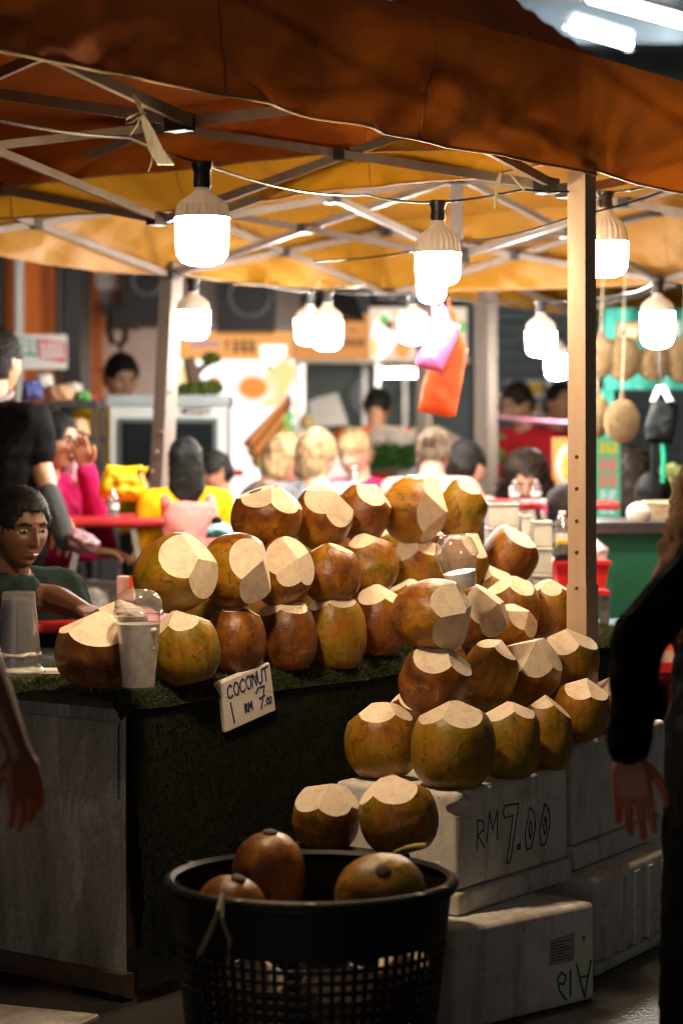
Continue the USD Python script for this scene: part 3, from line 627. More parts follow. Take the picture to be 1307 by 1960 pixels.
COCO = [
 (510, 990, 131, 118, 5.80, (.25, -.30, .92), 'trimmed coconut with a brown opening in its top, leftmost of the top row', 5, .78, 34),
 (618, 992, 113, 120, 5.95, (.42, -.42, .80), 'second coconut from the left in the top row, three pale facets facing right', 4, .78, 36),
 (692, 985, 108, 112, 6.12, (.45, -.05, .90), 'third coconut from the left in the top row, cut on its right', 4, .80, 34),
 (792, 975, 122, 126, 6.20, (.92, -.38, .0), 'tall brown coconut lying on its side in the top row, cut facing right', 4, .80, 35),
 (882, 976, 98, 114, 6.35, (.42, -.22, .88), 'rightmost coconut of the top row, one broad pale slanting cut', 3, .74, 26),
 (738, 1034, 60, 50, 6.55, UPV, 'coconut barely showing in the gap below the top row', 4, .8, 35),
 (335, 1097, 156, 150, 5.36, (.60, -.62, .38), 'large coconut at the left end of the second row, faceted top turned to the right', 3, .84, 33),
 (450, 1092, 130, 140, 5.50, (.70, -.66, .12), 'second coconut in the second row, dark green below with grey facets turned right', 3, .84, 34),
 (543, 1095, 112, 132, 5.66, (.40, -.74, .42), 'third coconut in the second row, top facets facing the viewer', 4, .86, 33),
 (635, 1098, 106, 112, 5.80, (.0, .35, .93), 'smooth streaked coconut in the second row showing almost no cut', 4, .86, 34),
 (708, 1078, 106, 110, 6.05, (-.22, .12, .95), 'coconut in the second row with a long dark crease across its front', 4, .80, 34),
 (797, 1083, 112, 110, 6.22, (-.04, -.22, .97), 'coconut with a broad scalloped pale crown left of the tilted cup', 4, .74, 36),
 (885, 1078, 100, 112, 6.30, (.5, -.15, .82), 'coconut right behind the tilted half-full cup', 4, .76, 34),
 (975, 1065, 108, 118, 6.45, (.62, -.02, .76), 'olive coconut at the right end of the second row, cut sloping right', 3, .72, 28),
 (185, 1242, 152, 140, 5.10, (.12, -.02, .98), 'big olive coconut at the far left on the turf edge beside the domed cup', 5, .72, 34),
 (222, 1205, 120, 110, 5.55, (.0, .0, 1), 'coconut showing only its pale crown behind the domed cup', 4, .74, 34),
 (355, 1240, 128, 138, 5.30, (-.20, -.05, .97), 'bruised brown coconut on the turf just right of the domed cup', 4, .78, 34),
 (452, 1226, 110, 136, 5.50, (.02, .12, .99), 'coconut on the turf behind the top edge of the price sign', 4, .80, 34),
 (547, 1216, 114, 138, 5.65, (-.10, .12, .99), 'dark reddish coconut on the turf right above the price sign', 4, .78, 36),
 (643, 1206, 112, 150, 5.80, (-.03, .10, .99), 'reddish coconut in the bottom turf row, fifth from the left', 4, .80, 36),
 (724, 1188, 104, 132, 5.96, (.02, .06, .99), 'coconut in the bottom turf row left of the large sideways one', 4, .78, 34),
 (785, 1150, 84, 80, 6.10, UPV, 'coconut showing only a slim pale crown above the large sideways one', 4, .78, 33),
 (825, 1178, 150, 134, 5.30, (.74, -.62, .10), 'large sideways olive coconut with grey facets at right, in the middle of the pile', 4, .85, 34),
 (915, 1180, 108, 118, 5.62, (.62, -.64, .42), 'coconut with shaded pale facets pressed against the large sideways one', 4, .83, 35),
 (980, 1158, 104, 106, 6.00, (-.02, .05, 1), 'orange-brown coconut left of the front pole, pointed pale crown', 4, .80, 36),
 (1050, 1166, 88, 108, 6.10, (.04, -.10, .99), 'coconut nearest the left side of the front pole', 4, .78, 35),
 (985, 1203, 84, 88, 5.86, (.55, -.42, .72), 'small coconut half hidden in the middle right of the pile, pale facet to the right', 4, .70, 36),
 (833, 1304, 136, 134, 5.28, (.32, -.12, .94), 'round reddish coconut at the left of the lower right tier', 4, .78, 36),
 (937, 1290, 108, 124, 5.50, (.40, .0, .92), 'second coconut in the lower right tier, pale cut sloping right', 4, .80, 34),
 (1017, 1283, 112, 116, 5.62, (.10, -.58, .80), 'coconut with four wide pale facets in the lower right tier', 4, .74, 38),
 (1087, 1260, 116, 108, 5.76, (-.02, -.16, .98), 'coconut in front of the foot of the front pole', 4, .76, 36),
 (1113, 1358, 104, 114, 5.58, (.15, -.18, .97), 'coconut on the right foam box, pale crown with a shaded side', 4, .76, 35),
 (1172, 1358, 84, 120, 5.78, (-.10, -.15, .98), 'last coconut on the right, partly behind the black sleeve', 4, .78, 35),
 (731, 1417, 138, 138, 5.25, (-.05, .06, 1), 'reddish coconut at the left end of the bottom tier on the marked foam box', 4, .80, 36),
 (868, 1425, 156, 160, 5.12, (-.02, -.04, 1), 'large coconut at the front of the marked foam box, scarred on its left', 4, .80, 37),
 (975, 1416, 114, 140, 5.28, (.0, -.06, 1), 'dark olive coconut right of the large front one on the marked foam box', 4, .78, 36),
 (1042, 1403, 102, 138, 5.44, (.0, .04, 1), 'third from the right on the marked foam box, narrow and dark', 4, .78, 35),
 (624, 1566, 124, 130, 4.95, (.08, -.30, .95), 'dark coconut behind the basket, left one of two with lit crowns', 4, .74, 36),
 (763, 1560, 146, 146, 4.85, (-.20, .05, .98), 'brown coconut behind the basket, right one of two with lit crowns', 4, .80, 36),
 (513, 1672, 134, 150, 4.42, (.05, -.1, 1), 'uncut green-brown coconut standing high in the basket', 0, 0, 0),
 (438, 1752, 138, 144, 4.24, (.25, -.2, .95), 'uncut coconut low at the left rim of the basket', 0, 0, 0),
 (727, 1718, 166, 162, 4.26, (.06, -.72, .69), 'uncut coconut with a brown stem scar in the right of the basket', 0, 0, 0),
 (622, 1800, 110, 120, 4.22, UPV, 'reddish coconut deep in the basket between the others', 4, .8, 35),
 (480, 1895, 130, 130, 4.26, (.1, -.3, 1), 'trimmed coconut inside the basket seen through its left holes', 4, .75, 36),
 (650, 1905, 140, 130, 4.22, (-.1, -.4, .9), 'trimmed coconut inside the basket seen through its middle holes', 4, .72, 36),
 (775, 1880, 120, 120, 4.34, (0, -.3, 1), 'trimmed coconut inside the basket seen through its right holes', 4, .75, 36),
 (590, 1058, 100, 100, 6.30, UPV, 'coconut deep in the pile, glimpsed under the second coconut of the top row', 4, .8, 35),
 (668, 1050, 100, 100, 6.50, UPV, 'coconut deep in the pile, glimpsed under the third coconut of the top row', 4, .8, 35),
 (498, 1062, 96, 100, 6.05, UPV, 'coconut deep in the pile, glimpsed under the coconut with the brown opening', 4, .8, 35),
 (400, 1160, 110, 110, 5.75, UPV, 'coconut deep in the pile, glimpsed between the two leftmost of the second row', 4, .8, 35),
 (497, 1158, 104, 110, 5.95, UPV, 'coconut deep in the pile, glimpsed above the reddish one near the sign', 4, .8, 35),
 (592, 1150, 100, 110, 6.10, UPV, 'coconut deep in the pile, glimpsed under the smooth streaked one', 4, .8, 35),
 (680, 1140, 100, 110, 6.25, UPV, 'coconut deep in the pile, glimpsed under the one with the dark crease', 4, .8, 35),
 (842, 1045, 96, 90, 6.60, UPV, 'coconut deep in the pile, glimpsed just above the tilted cup', 4, .8, 35),
 (935, 1135, 100, 100, 6.35, UPV, 'coconut deep in the pile, glimpsed right of the tilted cup', 4, .8, 35),
 (885, 1250, 112, 120, 5.75, UPV, 'coconut deep in the pile, glimpsed under the large sideways one', 4, .8, 35),
 (985, 1262, 104, 110, 5.95, UPV, 'coconut deep in the pile, glimpsed above the one with four wide facets', 4, .8, 35),
 (905, 1365, 110, 120, 5.50, UPV, 'coconut deep in the pile, glimpsed behind the large front one', 4, .8, 35),
 (990, 1352, 110, 116, 5.66, UPV, 'coconut deep in the pile, glimpsed under the four-facet one', 4, .8, 35),
 (1062, 1335, 104, 110, 5.82, UPV, 'coconut deep in the pile, glimpsed under the one before the pole', 4, .8, 35),
 (795, 1372, 104, 110, 5.55, UPV, 'coconut deep in the pile, glimpsed between the two frontmost of the bottom tier', 4, .8, 35),
]
for q in COCO: coconut(*q, hole=('opening' in q[6]))

# ------------------------------------------------------------------ basket
bc = at(595, 1678, 4.3); rz = bc[2]; rr = 272*4.3*SC/F
T = thing('plastic_basket', 'round black plastic basket with square holes holding uncut coconuts', 'basket', (bc[0], bc[1], 0))
rad = lambda z: .235 + (rr - .235)*z/rz
ctr = np.array([bc[0], bc[1], 0])
zl = rz - .115
obj('rim', lathe([(rr - .006, rz - .022), (rr + .008, rz - .022), (rr + .012, rz - .012), (rr + .007, rz), (rr - .004, rz + .004), (rr - .012, rz - .004), (rr - .006, rz - .022)], 96, ctr), m_basket, T, smooth=60)
obj('wall_band', lathe([(rad(zl), zl), (rad(rz - .02), rz - .02), (rad(rz - .02) - .006, rz - .02), (rad(zl) - .006, zl), (rad(zl), zl)], 96, ctr), m_basket, T, smooth=40)
dz = .0215
zs = [zl - dz*(k + 1) for k in range(int(zl/dz))]
for z in zs:
    r0 = rad(z); obj('ring', lathe([(r0 - .005, z - .0045), (r0, z - .0045), (r0, z + .0045), (r0 - .005, z + .0045), (r0 - .005, z - .0045)], 80, ctr), m_basket, T)
NB = 76
for k in range(NB):
    an = k*2*math.pi/NB; e = np.array([math.cos(an), math.sin(an), 0])
    obj('rib', bar(ctr + e*(rad(zs[-1]) - .0025) + [0, 0, zs[-1]], ctr + e*(rad(zl) - .0025) + [0, 0, zl], .0085, .006, up=tuple(e)), m_basket, T)
obj('base', lathe([(0, .004), (rad(0) + .004, .004), (rad(.03), .03), (rad(.03) - .006, .03), (rad(0) - .004, .010), (0, .010)], 64, ctr), m_basket, T)
for an in (-2.05, -1.57, -.75, -.45, .5, 2.6):
    q = ctr + np.array([math.cos(an), math.sin(an), 0])*(rr + .004) + [0, 0, rz + .001]
    obj('rim_hole', ball(q, .012, .007, .003, sub=2), m_blackplastic, T)
T = thing('raffia_cord', 'frayed pale cord looped over the front left rim of the basket', 'cord', at(420, 1735, 4.05))
obj('strand', tube([at(425, 1712, 4.03), at(418, 1745, 3.99), at(400, 1790, 3.985), at(380, 1830, 3.985)], .005, 6), m_cord, T)
obj('strand', tube([at(425, 1712, 4.03), at(424, 1760, 3.985), at(440, 1800, 3.985), at(436, 1850, 3.985)], .004, 6), m_cord, T)
T = thing('dry_stalk', 'yellow dry stalk lying on the back rim of the basket', 'stalk', at(785, 1622, 4.5))
m_stalk = MAT('dry_stalk', (.5, .36, .1), .6)
obj('stalk', tube([at(755, 1632, 4.52), at(775, 1624, 4.49), at(795, 1620, 4.48), at(815, 1619, 4.48)], [.003, .004, .005, .005], 8), m_stalk, T)

# ------------------------------------------------------------------ cups
m_clear = CLEAR('clear_plastic', (.97, .97, .97), .05)
m_clear2 = CLEAR('clear_plastic_stack', (.97, .97, .97), .05, .04)
m_milk = usdkit.material(stage, '/World/Looks/coconut_water', {
    'tc': ('texture_coordinate', {}), 'n': ('noise_texture', {'scale': 28.0, 'detail': 2.0, 'distortion': 1.0}), 'ra': ('rgb_ramp', {'ramp': [(.35, (.70, .66, .62)), (.65, (.92, .90, .87))]}),
    'd': ('principled_bsdf', {'roughness': .3}), 't': ('translucent_bsdf', {}), 'tr': ('transparent_bsdf', {}), 'm': ('mix_closure', {'fac': .3}), 'm2': ('mix_closure', {'fac': .02})},
    [('tc.object', 'n.vector'), ('n.fac', 'ra.fac'), ('ra.color', 'd.base_color'), ('ra.color', 't.color'), ('d.BSDF', 'm.closure1'), ('t.BSDF', 'm.closure2'), ('m.closure', 'm2.closure1'), ('tr.BSDF', 'm2.closure2')], surface='m2.closure')
m_flesh = MAT('coconut_flesh', (.82, .78, .72), .35, var=.06, transl=.3)
def wall(prof, th, n, c):      # thin-walled cup from an outer profile
    p = np.array(prof); inner = p[::-1] - [th, 0]; inner[:, 0] = np.maximum(inner[:, 0], 0)
    return lathe(np.vstack([p, inner, p[:1]]), n, c)
k = 5.02*SC/F
cb = at(265, 1316, 5.02); z = lambda y: cb[2] + (1316 - y)*k
T = thing('domed_cup', 'clear cup of iced coconut water with a domed lid on the turf edge', 'cup', cb)
obj('cup_wall', wall([(31*k, z(1316)), (36*k, z(1270)), (43*k, z(1180)), (44*k, z(1172))], .0008, 40, (cb[0], cb[1], 0)), m_clear, T)
obj('drink', lathe([(0, z(1314)), (30*k, z(1314)), (41.2*k, z(1194)), (0, z(1194))], 40, (cb[0], cb[1], 0)), m_milk, T)
obj('lid_ring', wall([(44*k, z(1178)), (49*k, z(1176)), (49*k, z(1170)), (46*k, z(1166)), (45*k, z(1160))], .001, 40, (cb[0], cb[1], 0)), m_clear, T)
obj('lid_dome', wall([(46*k, z(1164)), (45*k, z(1150)), (39*k, z(1138)), (27*k, z(1130)), (12*k, z(1128)), (0, z(1127.5))], .0008, 40, (cb[0], cb[1], 0)), m_clear, T)
for (x, y, r, d) in ((262, 1285, 16, -12), (285, 1240, 13, -14), (250, 1250, 12, -16), (275, 1300, 11, -14), (292, 1205, 10, -20)):
    q = at(x, y, 5.02) + [0, d*k*1.2, 0]; obj('coconut_flesh', ball(q, r*k, r*k*.8, r*k*.7, sub=2), m_flesh, T)
# tilted half-full cup on the pile
k = 5.42*SC/F; cb = at(884, 1124, 5.42); rot = frame((-.17, -.10, .98), 0.3)
T = thing('open_cup', 'tilted clear cup half full of coconut water standing on the pile', 'cup', cb, rot=rot)
obj('cup_wall', wall([(27*k, 0), (31*k, 20*k), (37*k, 52*k), (40*k, 60*k)], .0008, 40, (0, 0, 0)), m_clear, T)
obj('drink', lathe([(0, .001), (26*k, .001), (31.6*k, 30*k), (0, 30*k)], 40), m_milk, T)
obj('lid_dome', wall([(41*k, 58*k), (43*k, 62*k), (40*k, 74*k), (35*k, 90*k), (26*k, 101*k), (23*k, 102*k)], .0008, 40, (0, 0, 0)), m_clear, T)
# sleeve of empty cups upside down at the left
k = 5.05*SC/F; cb = at(36, 1292, 5.05)
T = thing('cup_stack', 'upside-down stack of clear plastic cups in a crumpled bag at the left end', 'cup stack', cb)
for i in range(3):
    h = 13*i*k
    obj('cup', wall([(44*k - i*.2*k, h), (31.5*k - .2*i*k, h + 132*k), (29*k, h + 134*k), (0, h + 134*k)], .0007, 36, (cb[0], cb[1], cb[2])), m_clear2, T)
def bag(u, v):
    an = u*2*math.pi; r = (46 + 6*np.sin(v*9) - 10*v)*k
    n = meshkit.fbm(np.stack([np.cos(an)*3, np.sin(an)*3, v*5], 1), 4) - .5
    r = r*(1 + .22*n)
    return np.stack([cb[0] + r*np.cos(an), cb[1] + r*np.sin(an), cb[2] + v*46*k + 0*u], 1)
m_bagfilm = usdkit.material(stage, '/World/Looks/bag_film', {'d': ('principled_bsdf', {'base_color': (.8, .77, .72), 'roughness': .3}), 't': ('transparent_bsdf', {}), 'm': ('mix_closure', {'fac': .45})}, [('d.BSDF', 'm.closure1'), ('t.BSDF', 'm.closure2')], surface='m.closure')
obj('bag', grid(60, 24, bag), m_bagfilm, T, smooth=True)
T = thing('paper_slip', 'folded white paper lying on the turf between the cups and the first coconut', 'paper', at(98, 1283, 5.3))
q = at(98, 1288, 5.3)
obj('sheet', bx(q[0]-.03, q[0]+.035, q[1]-.03, q[1]+.05, q[2], q[2]+.008), m_foamboard, T)
# ------------------------------------------------------------------ soft goods helper
def pillow(pts, Y, thick, seed=0, wr=.15):
    P = np.array([at(x, y, Y)[[0, 2]] for x, y in pts]); poly = Polygon(P).buffer(0)
    t = trimesh.creation.extrude_polygon(poly, 1.0, engine='earcut')
    size = math.sqrt(poly.area)
    m = MF((np.asarray(t.vertices)*[1, 1, 1e-3], t.faces)).refine_to_length(size/14)
    v, f = arr(m); b = poly.exterior; d = np.array([b.distance(Point(x, z)) for x, z in v[:, :2]])
    side = np.where(v[:, 2] > .0005, 1, -1)
    h = thick*np.sqrt(np.minimum(1, d/(size*.3))) + .0006
    n = meshkit.fbm(np.stack([v[:, 0]/size*5, v[:, 1]/size*5, side + seed*3.], 1), 3) - .5
    h = h*(1 + wr*4*n)
    return fixw(np.stack([v[:, 0], Y*SC + side*-h, v[:, 1]], 1), f)
def M_(name, c, **k): return MAT(name, c, **k)
m_orangewall = MAT('orange_paint', (.80, .19, .015), .6, var=.08, scale=2, dark=(.3, .08, .02), dscale=1.2, damt=.4)
m_greywall = MAT('grey_render', (.5, .48, .46), .8, var=.12, scale=2)
m_beige = MAT('beige_wall', (.62, .53, .46), .8, var=.1, scale=2)
m_darkcol = MAT('dark_column', (.03, .03, .035), .5)
m_bluegrey = MAT('blue_grey_metal', (.22, .27, .30), .5, var=.15)
m_slate = MAT('slate_kitchen_wall', (.22, .29, .28), .5, var=.2, scale=3)
m_teal = MAT('teal_cloth', (.03, .30, .24), .7, var=.12)
m_greenpanel = MAT('green_counter', (.0, .145, .085), .55, var=.12, scale=5, dark=(.01, .05, .03), dscale=3, damt=.4)
m_redplastic = MAT('red_plastic', (.50, .02, .025), .35, var=.08)
m_white = MAT('white_paint', (.72, .72, .70), .5, var=.05)
m_louver = MAT('dark_louvre', (.008, .012, .013), .7, spec=.1)
m_moss = MAT('moss_leaf', (.10, .14, .02), .7, var=.5, scale=40, transl=.2)
m_bark = MAT('stump_bark', (.13, .08, .05), .85, var=.4, scale=20, bump=.5)
m_ystuff = MAT('yellow_bag', (.80, .52, .01), .45, var=.1, scale=14, transl=.2)
m_pinkbag = MAT('pink_bag', (.62, .12, .30), .5, var=.1, scale=20, transl=.15)
m_orangebag = MAT('orange_bag', (.80, .13, .03), .45, var=.08, scale=20, transl=.15)
m_palepink = MAT('pale_pink_film', (.75, .45, .52), .4, var=.15, scale=20, transl=.4)
m_blackbag = MAT('black_bag', (.005, .008, .009), .7, spec=.2)
m_durian = MAT('durian_rind', (.17, .11, .045), .75, var=.3, scale=30)
m_steel = MAT('steel', (.5, .5, .5), .35, .6, var=.08)
m_container = MAT('white_foam_tub', (.80, .81, .80), .5, var=.03, transl=.2)
s_orange = EMIT('lit_orange_board', (1.0, .43, .13), 1.0)
s_orange2 = EMIT('lit_orange_board_dim', (1.0, .40, .12), .75)
s_white = EMIT('lit_white_board', (1.0, .95, .90), 1.7)
s_red = EMIT('lit_red_print', (.62, .10, .04), .8)
s_brown = EMIT('lit_brown_print', (.32, .12, .05), .9)
s_soup = EMIT('lit_soup_print', (.95, .34, .08), 1.0)
s_green = EMIT('lit_green_print', (.22, .60, .16), 1.1)
s_yellow = EMIT('lit_yellow_print', (1.0, .68, .28), 1.2)
s_ink = EMIT('lit_dark_print', (.20, .10, .06), .6)
s_bgreen = EMIT('lit_green_banner', (.16, .62, .30), .75)
m_tube = EMIT('tube_glow', (1, .80, .62), 60.0)
m_tubew = EMIT('cool_tube_glow', (.90, .96, 1.0), 26.0)
X, Zv = np.array([1., 0, 0]), np.array([0, 0, 1.])
def board(T, name, x0, y0, x1, y1, Y, mat, d=.04, **k): return obj(name, pbox(x0, y0, x1, y1, Y, d), mat, T, **k)
def prt(T, name, pts, Y, mat, lift=.004, **k):      # flat print on a board's front: polygon in pixels
    P = np.array([at(x, y, Y) for x, y in pts]); o = np.array([0, Y*SC - .0, 0])
    return obj(name, poly_on(Polygon(P[:, [0, 2]]), o, X, Zv, .003, lift=.0012), mat, T, smooth=False, **k)
def marks(T, rows, Y, mat, w=3.2, name='lettering'):
    k = Y*SC/F
    ls = [[tuple(at(x, y, Y)[[0, 2]]) for x, y in l] for l in rows]
    return obj(name, poly_on(strokes(ls, w*k), np.array([0, Y*SC, 0]), X, Zv, .003, lift=.0045), mat, T, smooth=False)
def ell(cx, cy, rx, ry, n=28, rot=0):
    a = np.arange(n)*2*math.pi/n; c, s = math.cos(rot), math.sin(rot)
    return [(cx + rx*math.cos(t)*c - ry*math.sin(t)*s, cy + rx*math.cos(t)*s + ry*math.sin(t)*c) for t in a]
def scribble(x0, y0, w, h, n, seed):      # brush-stroke characters that cannot be read at this distance
    r = np.random.default_rng(seed); out = []
    for i in range(n):
        cx = x0 + w*(i + .5)/n; cw = w/n*.36
        for q in range(3): yy = y0 + h*(.15 + .35*q); out.append([(cx - cw, yy), (cx + cw, yy + r.uniform(-1, 1))])
        out.append([(cx + r.uniform(-.5, .5)*cw, y0), (cx + r.uniform(-.5, .5)*cw, y0 + h)]); out.append([(cx, y0 + h*.5), (cx + cw*r.choice([-1, 1]), y0 + h)])
    return out

# ------------------------------------------------------------------ buildings behind
T = thing('orange_shophouse', 'orange painted shop wall with a white pipe at the far left', 'building', at(-60, 1180, 12))
board(T, 'wall', -900, -300, 122, 1190, 12, m_orangewall, 3.0)
board(T, 'pillar', 122.5, -300, 154, 1190, 11.9, m_darkcol, .5)
obj('pipe', tube([at(36, y, 11.85) for y in (300, 700, 1185)], .03, 12), m_white, T)
obj('conduit', tube([at(112, y, 11.85) for y in (300, 700, 1185)], .02, 8), m_darkcol, T)
obj('door_frame', pbox(-20, 480, 6, 1190, 11.9, .1), m_darkcol, T)
T = thing('grey_shophouse', 'grey and beige shop front behind the stalls left of the bright menu board', 'building', at(350, 1180, 14.0))
board(T, 'wall', 154.5, -300, 562, 1190, 14.0, m_beige, 3.0)
board(T, 'lintel', 155, 545, 330, 600, 13.8, m_bluegrey, .2)
board(T, 'upper_panel', 155, 300, 345, 545, 13.85, m_white, .14)
board(T, 'pilaster', 156, 600.5, 170, 1190, 13.8, m_bluegrey, .2)
board(T, 'upper_panel', 345.5, 300, 600, 640, 13.85, m_greywall, .14)
T = thing('dark_shophouse', 'dark slate shop front behind the kitchen stalls at the right', 'building', at(1000, 1180, 17.6))
board(T, 'wall', 720.5, -300, 2300, 1190, 17.6, m_slate, 3.0)
board(T, 'pillar', 893, 200, 925, 1190, 17.3, m_bluegrey, .3)
board(T, 'shutter', 930, 560, 1500, 1190, 17.45, m_bluegrey, .1)
for y in range(580, 1180, 24): board(T, 'shutter_rib', 930, y, 1500, y + 10, 17.42, m_slate, .03)
T = thing('covered_walkway', 'grey concrete walkway roof with tube lamps high at the top right', 'roof', at(1300, 60, 15))
obj('soffit', bx(.2, 9, 13, 30, 4.75, 4.95), MAT('soffit_concrete', (.42, .42, .40), .8, var=.15), T)
for y in (14.1, 16.9, 20): obj('beam', bx(.2, 9, y, y + .35, 4.45, 4.75), m_bluegrey, T)
obj('fascia', bx(.2, 9, 12.9, 13, 4.3, 4.95), m_bluegrey, T)
for i, (a, b) in enumerate((((1120, -8), (1325, 48)), ((1088, 50), (1203, 84)))):
    L = thing('tube_lamp', ['long white tube lamp under the walkway roof in the top right corner', 'short white tube lamp under the walkway roof beside the canopy edge'][i], 'lamp', atz(*a, 4.55 - i*.15), 'tube lamps under the walkway roof')
    p, q = atz(*a, 4.55 - i*.15), atz(*b, 4.55 - i*.15)
    obj('tube', tube([p, q], .030, 12), m_tubew, L); obj('fitting', bar(p + [0, 0, .07], q + [0, 0, .07], .09, .05), m_white, L)
    for e in (p, q): obj('end_holder', bar(e - [0, 0, .05], e + [0, 0, .08], .04), m_white, L)

T = thing('air_conditioner', 'white air conditioner unit high on the grey shop front', 'air conditioner', at(195, 555, 13.6))
obj('casing', MF(pbox(160, 490, 233, 552, 13.6, .35)), m_white, T); 
for k in range(5): board(T, 'slat', 166, 497 + k*10, 228, 500 + k*10, 13.58, m_greywall, .01)
for i, (x0, y0, x1, y1, lab) in enumerate(((233, 478, 312, 622, 'big black loudspeaker box on the grey shop front, left of the leaning leg'), (414, 520, 524, 640, 'big black loudspeaker box on the grey shop front above the orange sign'))):
    T = thing('loudspeaker', lab, 'loudspeaker', at((x0+x1)/2, y1, 13.4))
    board(T, 'cabinet', x0, y0, x1, y1, 13.4, m_darkcol, .4)
    q = at((x0+x1)/2 + 10, (y0+y1)/2 - 15, 13.4); r = (x1 - x0)*.36*13.4*SC/F
    obj('cone', tube([q + [math.cos(a)*r, -.02, math.sin(a)*r] for a in np.linspace(0, 2*math.pi, 30)], .016, 6), m_bluegrey, T)
T = thing('floodlight', 'black floodlight with a looped cable on an arm before the beige wall', 'floodlight', at(240, 628, 14))
obj('lamp_body', MF(pbox(212, 588, 262, 629, 13, .2)), m_blackplastic, T); obj('visor', pbox(210, 584, 264, 590, 12.9, .3), m_blackplastic, T)
obj('bracket', tube([at(*p, 13.1) for p in ((212, 600), (208, 630), (214, 655), (228, 662), (240, 650), (240, 628))], .022, 8), m_blackplastic, T)
obj('cable', tube([at(*p, 13.2) for p in ((238, 640), (230, 675), (205, 705), (180, 712), (160, 705))], .012, 6), m_blackplastic, T)

# ------------------------------------------------------------------ left: snack shelf, signs, cooler
T = thing('shop_sign', 'teal and red printed price banner fixed left of the snack shelf', 'sign', at(78, 708, 11))
board(T, 'panel', 22, 640, 128, 706, 11, m_white, .03)
prt(T, 'print', [(26, 643), (72, 648), (72, 682), (26, 678)], 11, m_teal); prt(T, 'print', [(74, 648), (126, 654), (126, 694), (74, 686)], 11, MAT('pink_red_print', (.65, .06, .12), .6))
marks(T, scribble(32, 648, 38, 26, 3, 1) + scribble(78, 656, 44, 28, 4, 2), 11, m_white, 4)
T = thing('snack_shelf', 'black metal rack full of snack packets behind the standing man', 'shelf', at(120, 890, 10))
for y in (770, 835, 905): obj('shelf_board', pbox(40, y, 188, y + 9, 10, .35), m_darkcol, T)
for x in (44, 108, 182): 
    for dd in (0, .33): a = at(x, 760, 10) + [0, dd, 0]; obj('post', bar([a[0], a[1] + .01, 0], a, .02), m_darkcol, T)
rs = np.random.default_rng(3); cols = [(.6, .35, .2), (.5, .05, .05), (.1, .3, .1), (.65, .6, .55), (.1, .12, .35), (.6, .42, .08)]
pk = [MAT(f'packet_{"abcdef"[i]}', c, .35, var=.3, scale=25) for i, c in enumerate(cols)]
lab = ['tan', 'dark red', 'green', 'pale', 'navy blue', 'mustard']
for i, (x, y, w, h, c) in enumerate(((62, 745, 46, 40, 4), (84, 728, 40, 34, 3), (118, 752, 54, 34, 0), (140, 745, 40, 30, 3), (160, 758, 30, 22, 2), (175, 762, 26, 18, 1), (60, 815, 40, 36, 1), (100, 818, 40, 32, 5), (150, 816, 44, 34, 0))):
    T = thing('snack_packet', f'{lab[c]} snack packet, {["leftmost on the top shelf","piled on top at the left of the top shelf","in the middle of the top shelf","second from the right heap on the top shelf","small, near the right end of the top shelf","at the right end of the top shelf","at the left of the lower shelf","in the middle of the lower shelf","at the right of the lower shelf"][i]}', 'snack packet', at(x, y + h/2, 10))
    obj('packet', pillow([(x-w/2, y+h/2), (x+w/2, y+h/2), (x+w*.42, y-h*.3), (x+w*.1, y-h/2), (x-w*.4, y-h*.4)], 9.98 + .06*(i % 2), .05, i, .3), pk[c], T, smooth=60)
T = thing('air_cooler', 'pale grey air cooler with a dark louvred front behind the leaning leg', 'air cooler', at(322, 930, 10.6))
board(T, 'cabinet', 211, 775, 434, 935, 10.6, MAT('cooler_shell', (.55, .58, .58), .45, var=.05), .45)
obj('top_lid', MF(pbox(207, 756, 438, 775, 10.56, .52)), MAT('cooler_lid', (.30, .36, .38), .45, var=.05), T)
board(T, 'louvre_frame', 228, 800, 416, 920, 10.57, MAT('louvre_frame', (.07, .10, .11), .5), .035)
board(T, 'louvre_back', 236, 808, 408, 915, 10.555, m_louver, .01)
for k in range(7): a = at(240, 816 + k*14, 10.54); b = at(404, 816 + k*14, 10.54); obj('slat', bar(a, b, .012, .022), m_louver, T)
board(T, 'maker_plate', 350, 780, 402, 792, 10.58, m_louver, .01); marks(T, scribble(356, 783, 44, 6, 5, 4), 10.57, m_white, 1.2)
for x in (215, 425): a = at(x, 935, 10.7); obj('foot', bar([a[0], a[1], 0], a, .06), m_darkcol, T)
T = thing('driftwood_planter', 'brown tree stump ornament with moss on top of the air cooler', 'plant', at(370, 756, 10.7))
obj('trunk', tube([at(x, y, 10.75) for x, y in ((376, 758), (372, 735), (366, 705), (360, 685))], [.055, .04, .035, .03], 10), m_bark, T)
obj('branch', tube([at(x, y, 10.75) for x, y in ((370, 722), (385, 705), (404, 690), (410, 680))], [.02, .016, .012, .008], 8), m_bark, T)
def leafclump(T, name, c, rx, ry, rz, n, sz, mat, seed):
    r = np.random.default_rng(seed); d = r.normal(0, 1, (n, 3)); d /= np.linalg.norm(d, axis=1)[:, None]; p = c + d*[rx, ry, rz]*r.uniform(.5, 1, n)[:, None]**.5
    a = r.normal(0, 1, (n, 3)); a /= np.linalg.norm(a, axis=1)[:, None]; b = np.cross(a, r.normal(0, 1, (n, 3))); b /= np.linalg.norm(b, axis=1)[:, None]
    V = np.concatenate([p - a*sz, p + b*sz*.45, p + a*sz, p - b*sz*.45]); i = np.arange(n)
    return obj(name, (V, np.vstack([np.stack([i, i+n, i+2*n], 1), np.stack([i, i+2*n, i+3*n], 1)])), mat, T, smooth=False, kind='stuff')
for i, (x, y, w, h) in enumerate(((365, 746, 22, 12), (402, 742, 24, 14), (352, 748, 12, 12), (404, 686, 16, 9))): leafclump(T, 'moss', at(x, y, 10.7), w*10.7*SC/F, .06, h*10.7*SC/F, 260, .022, m_moss, i)

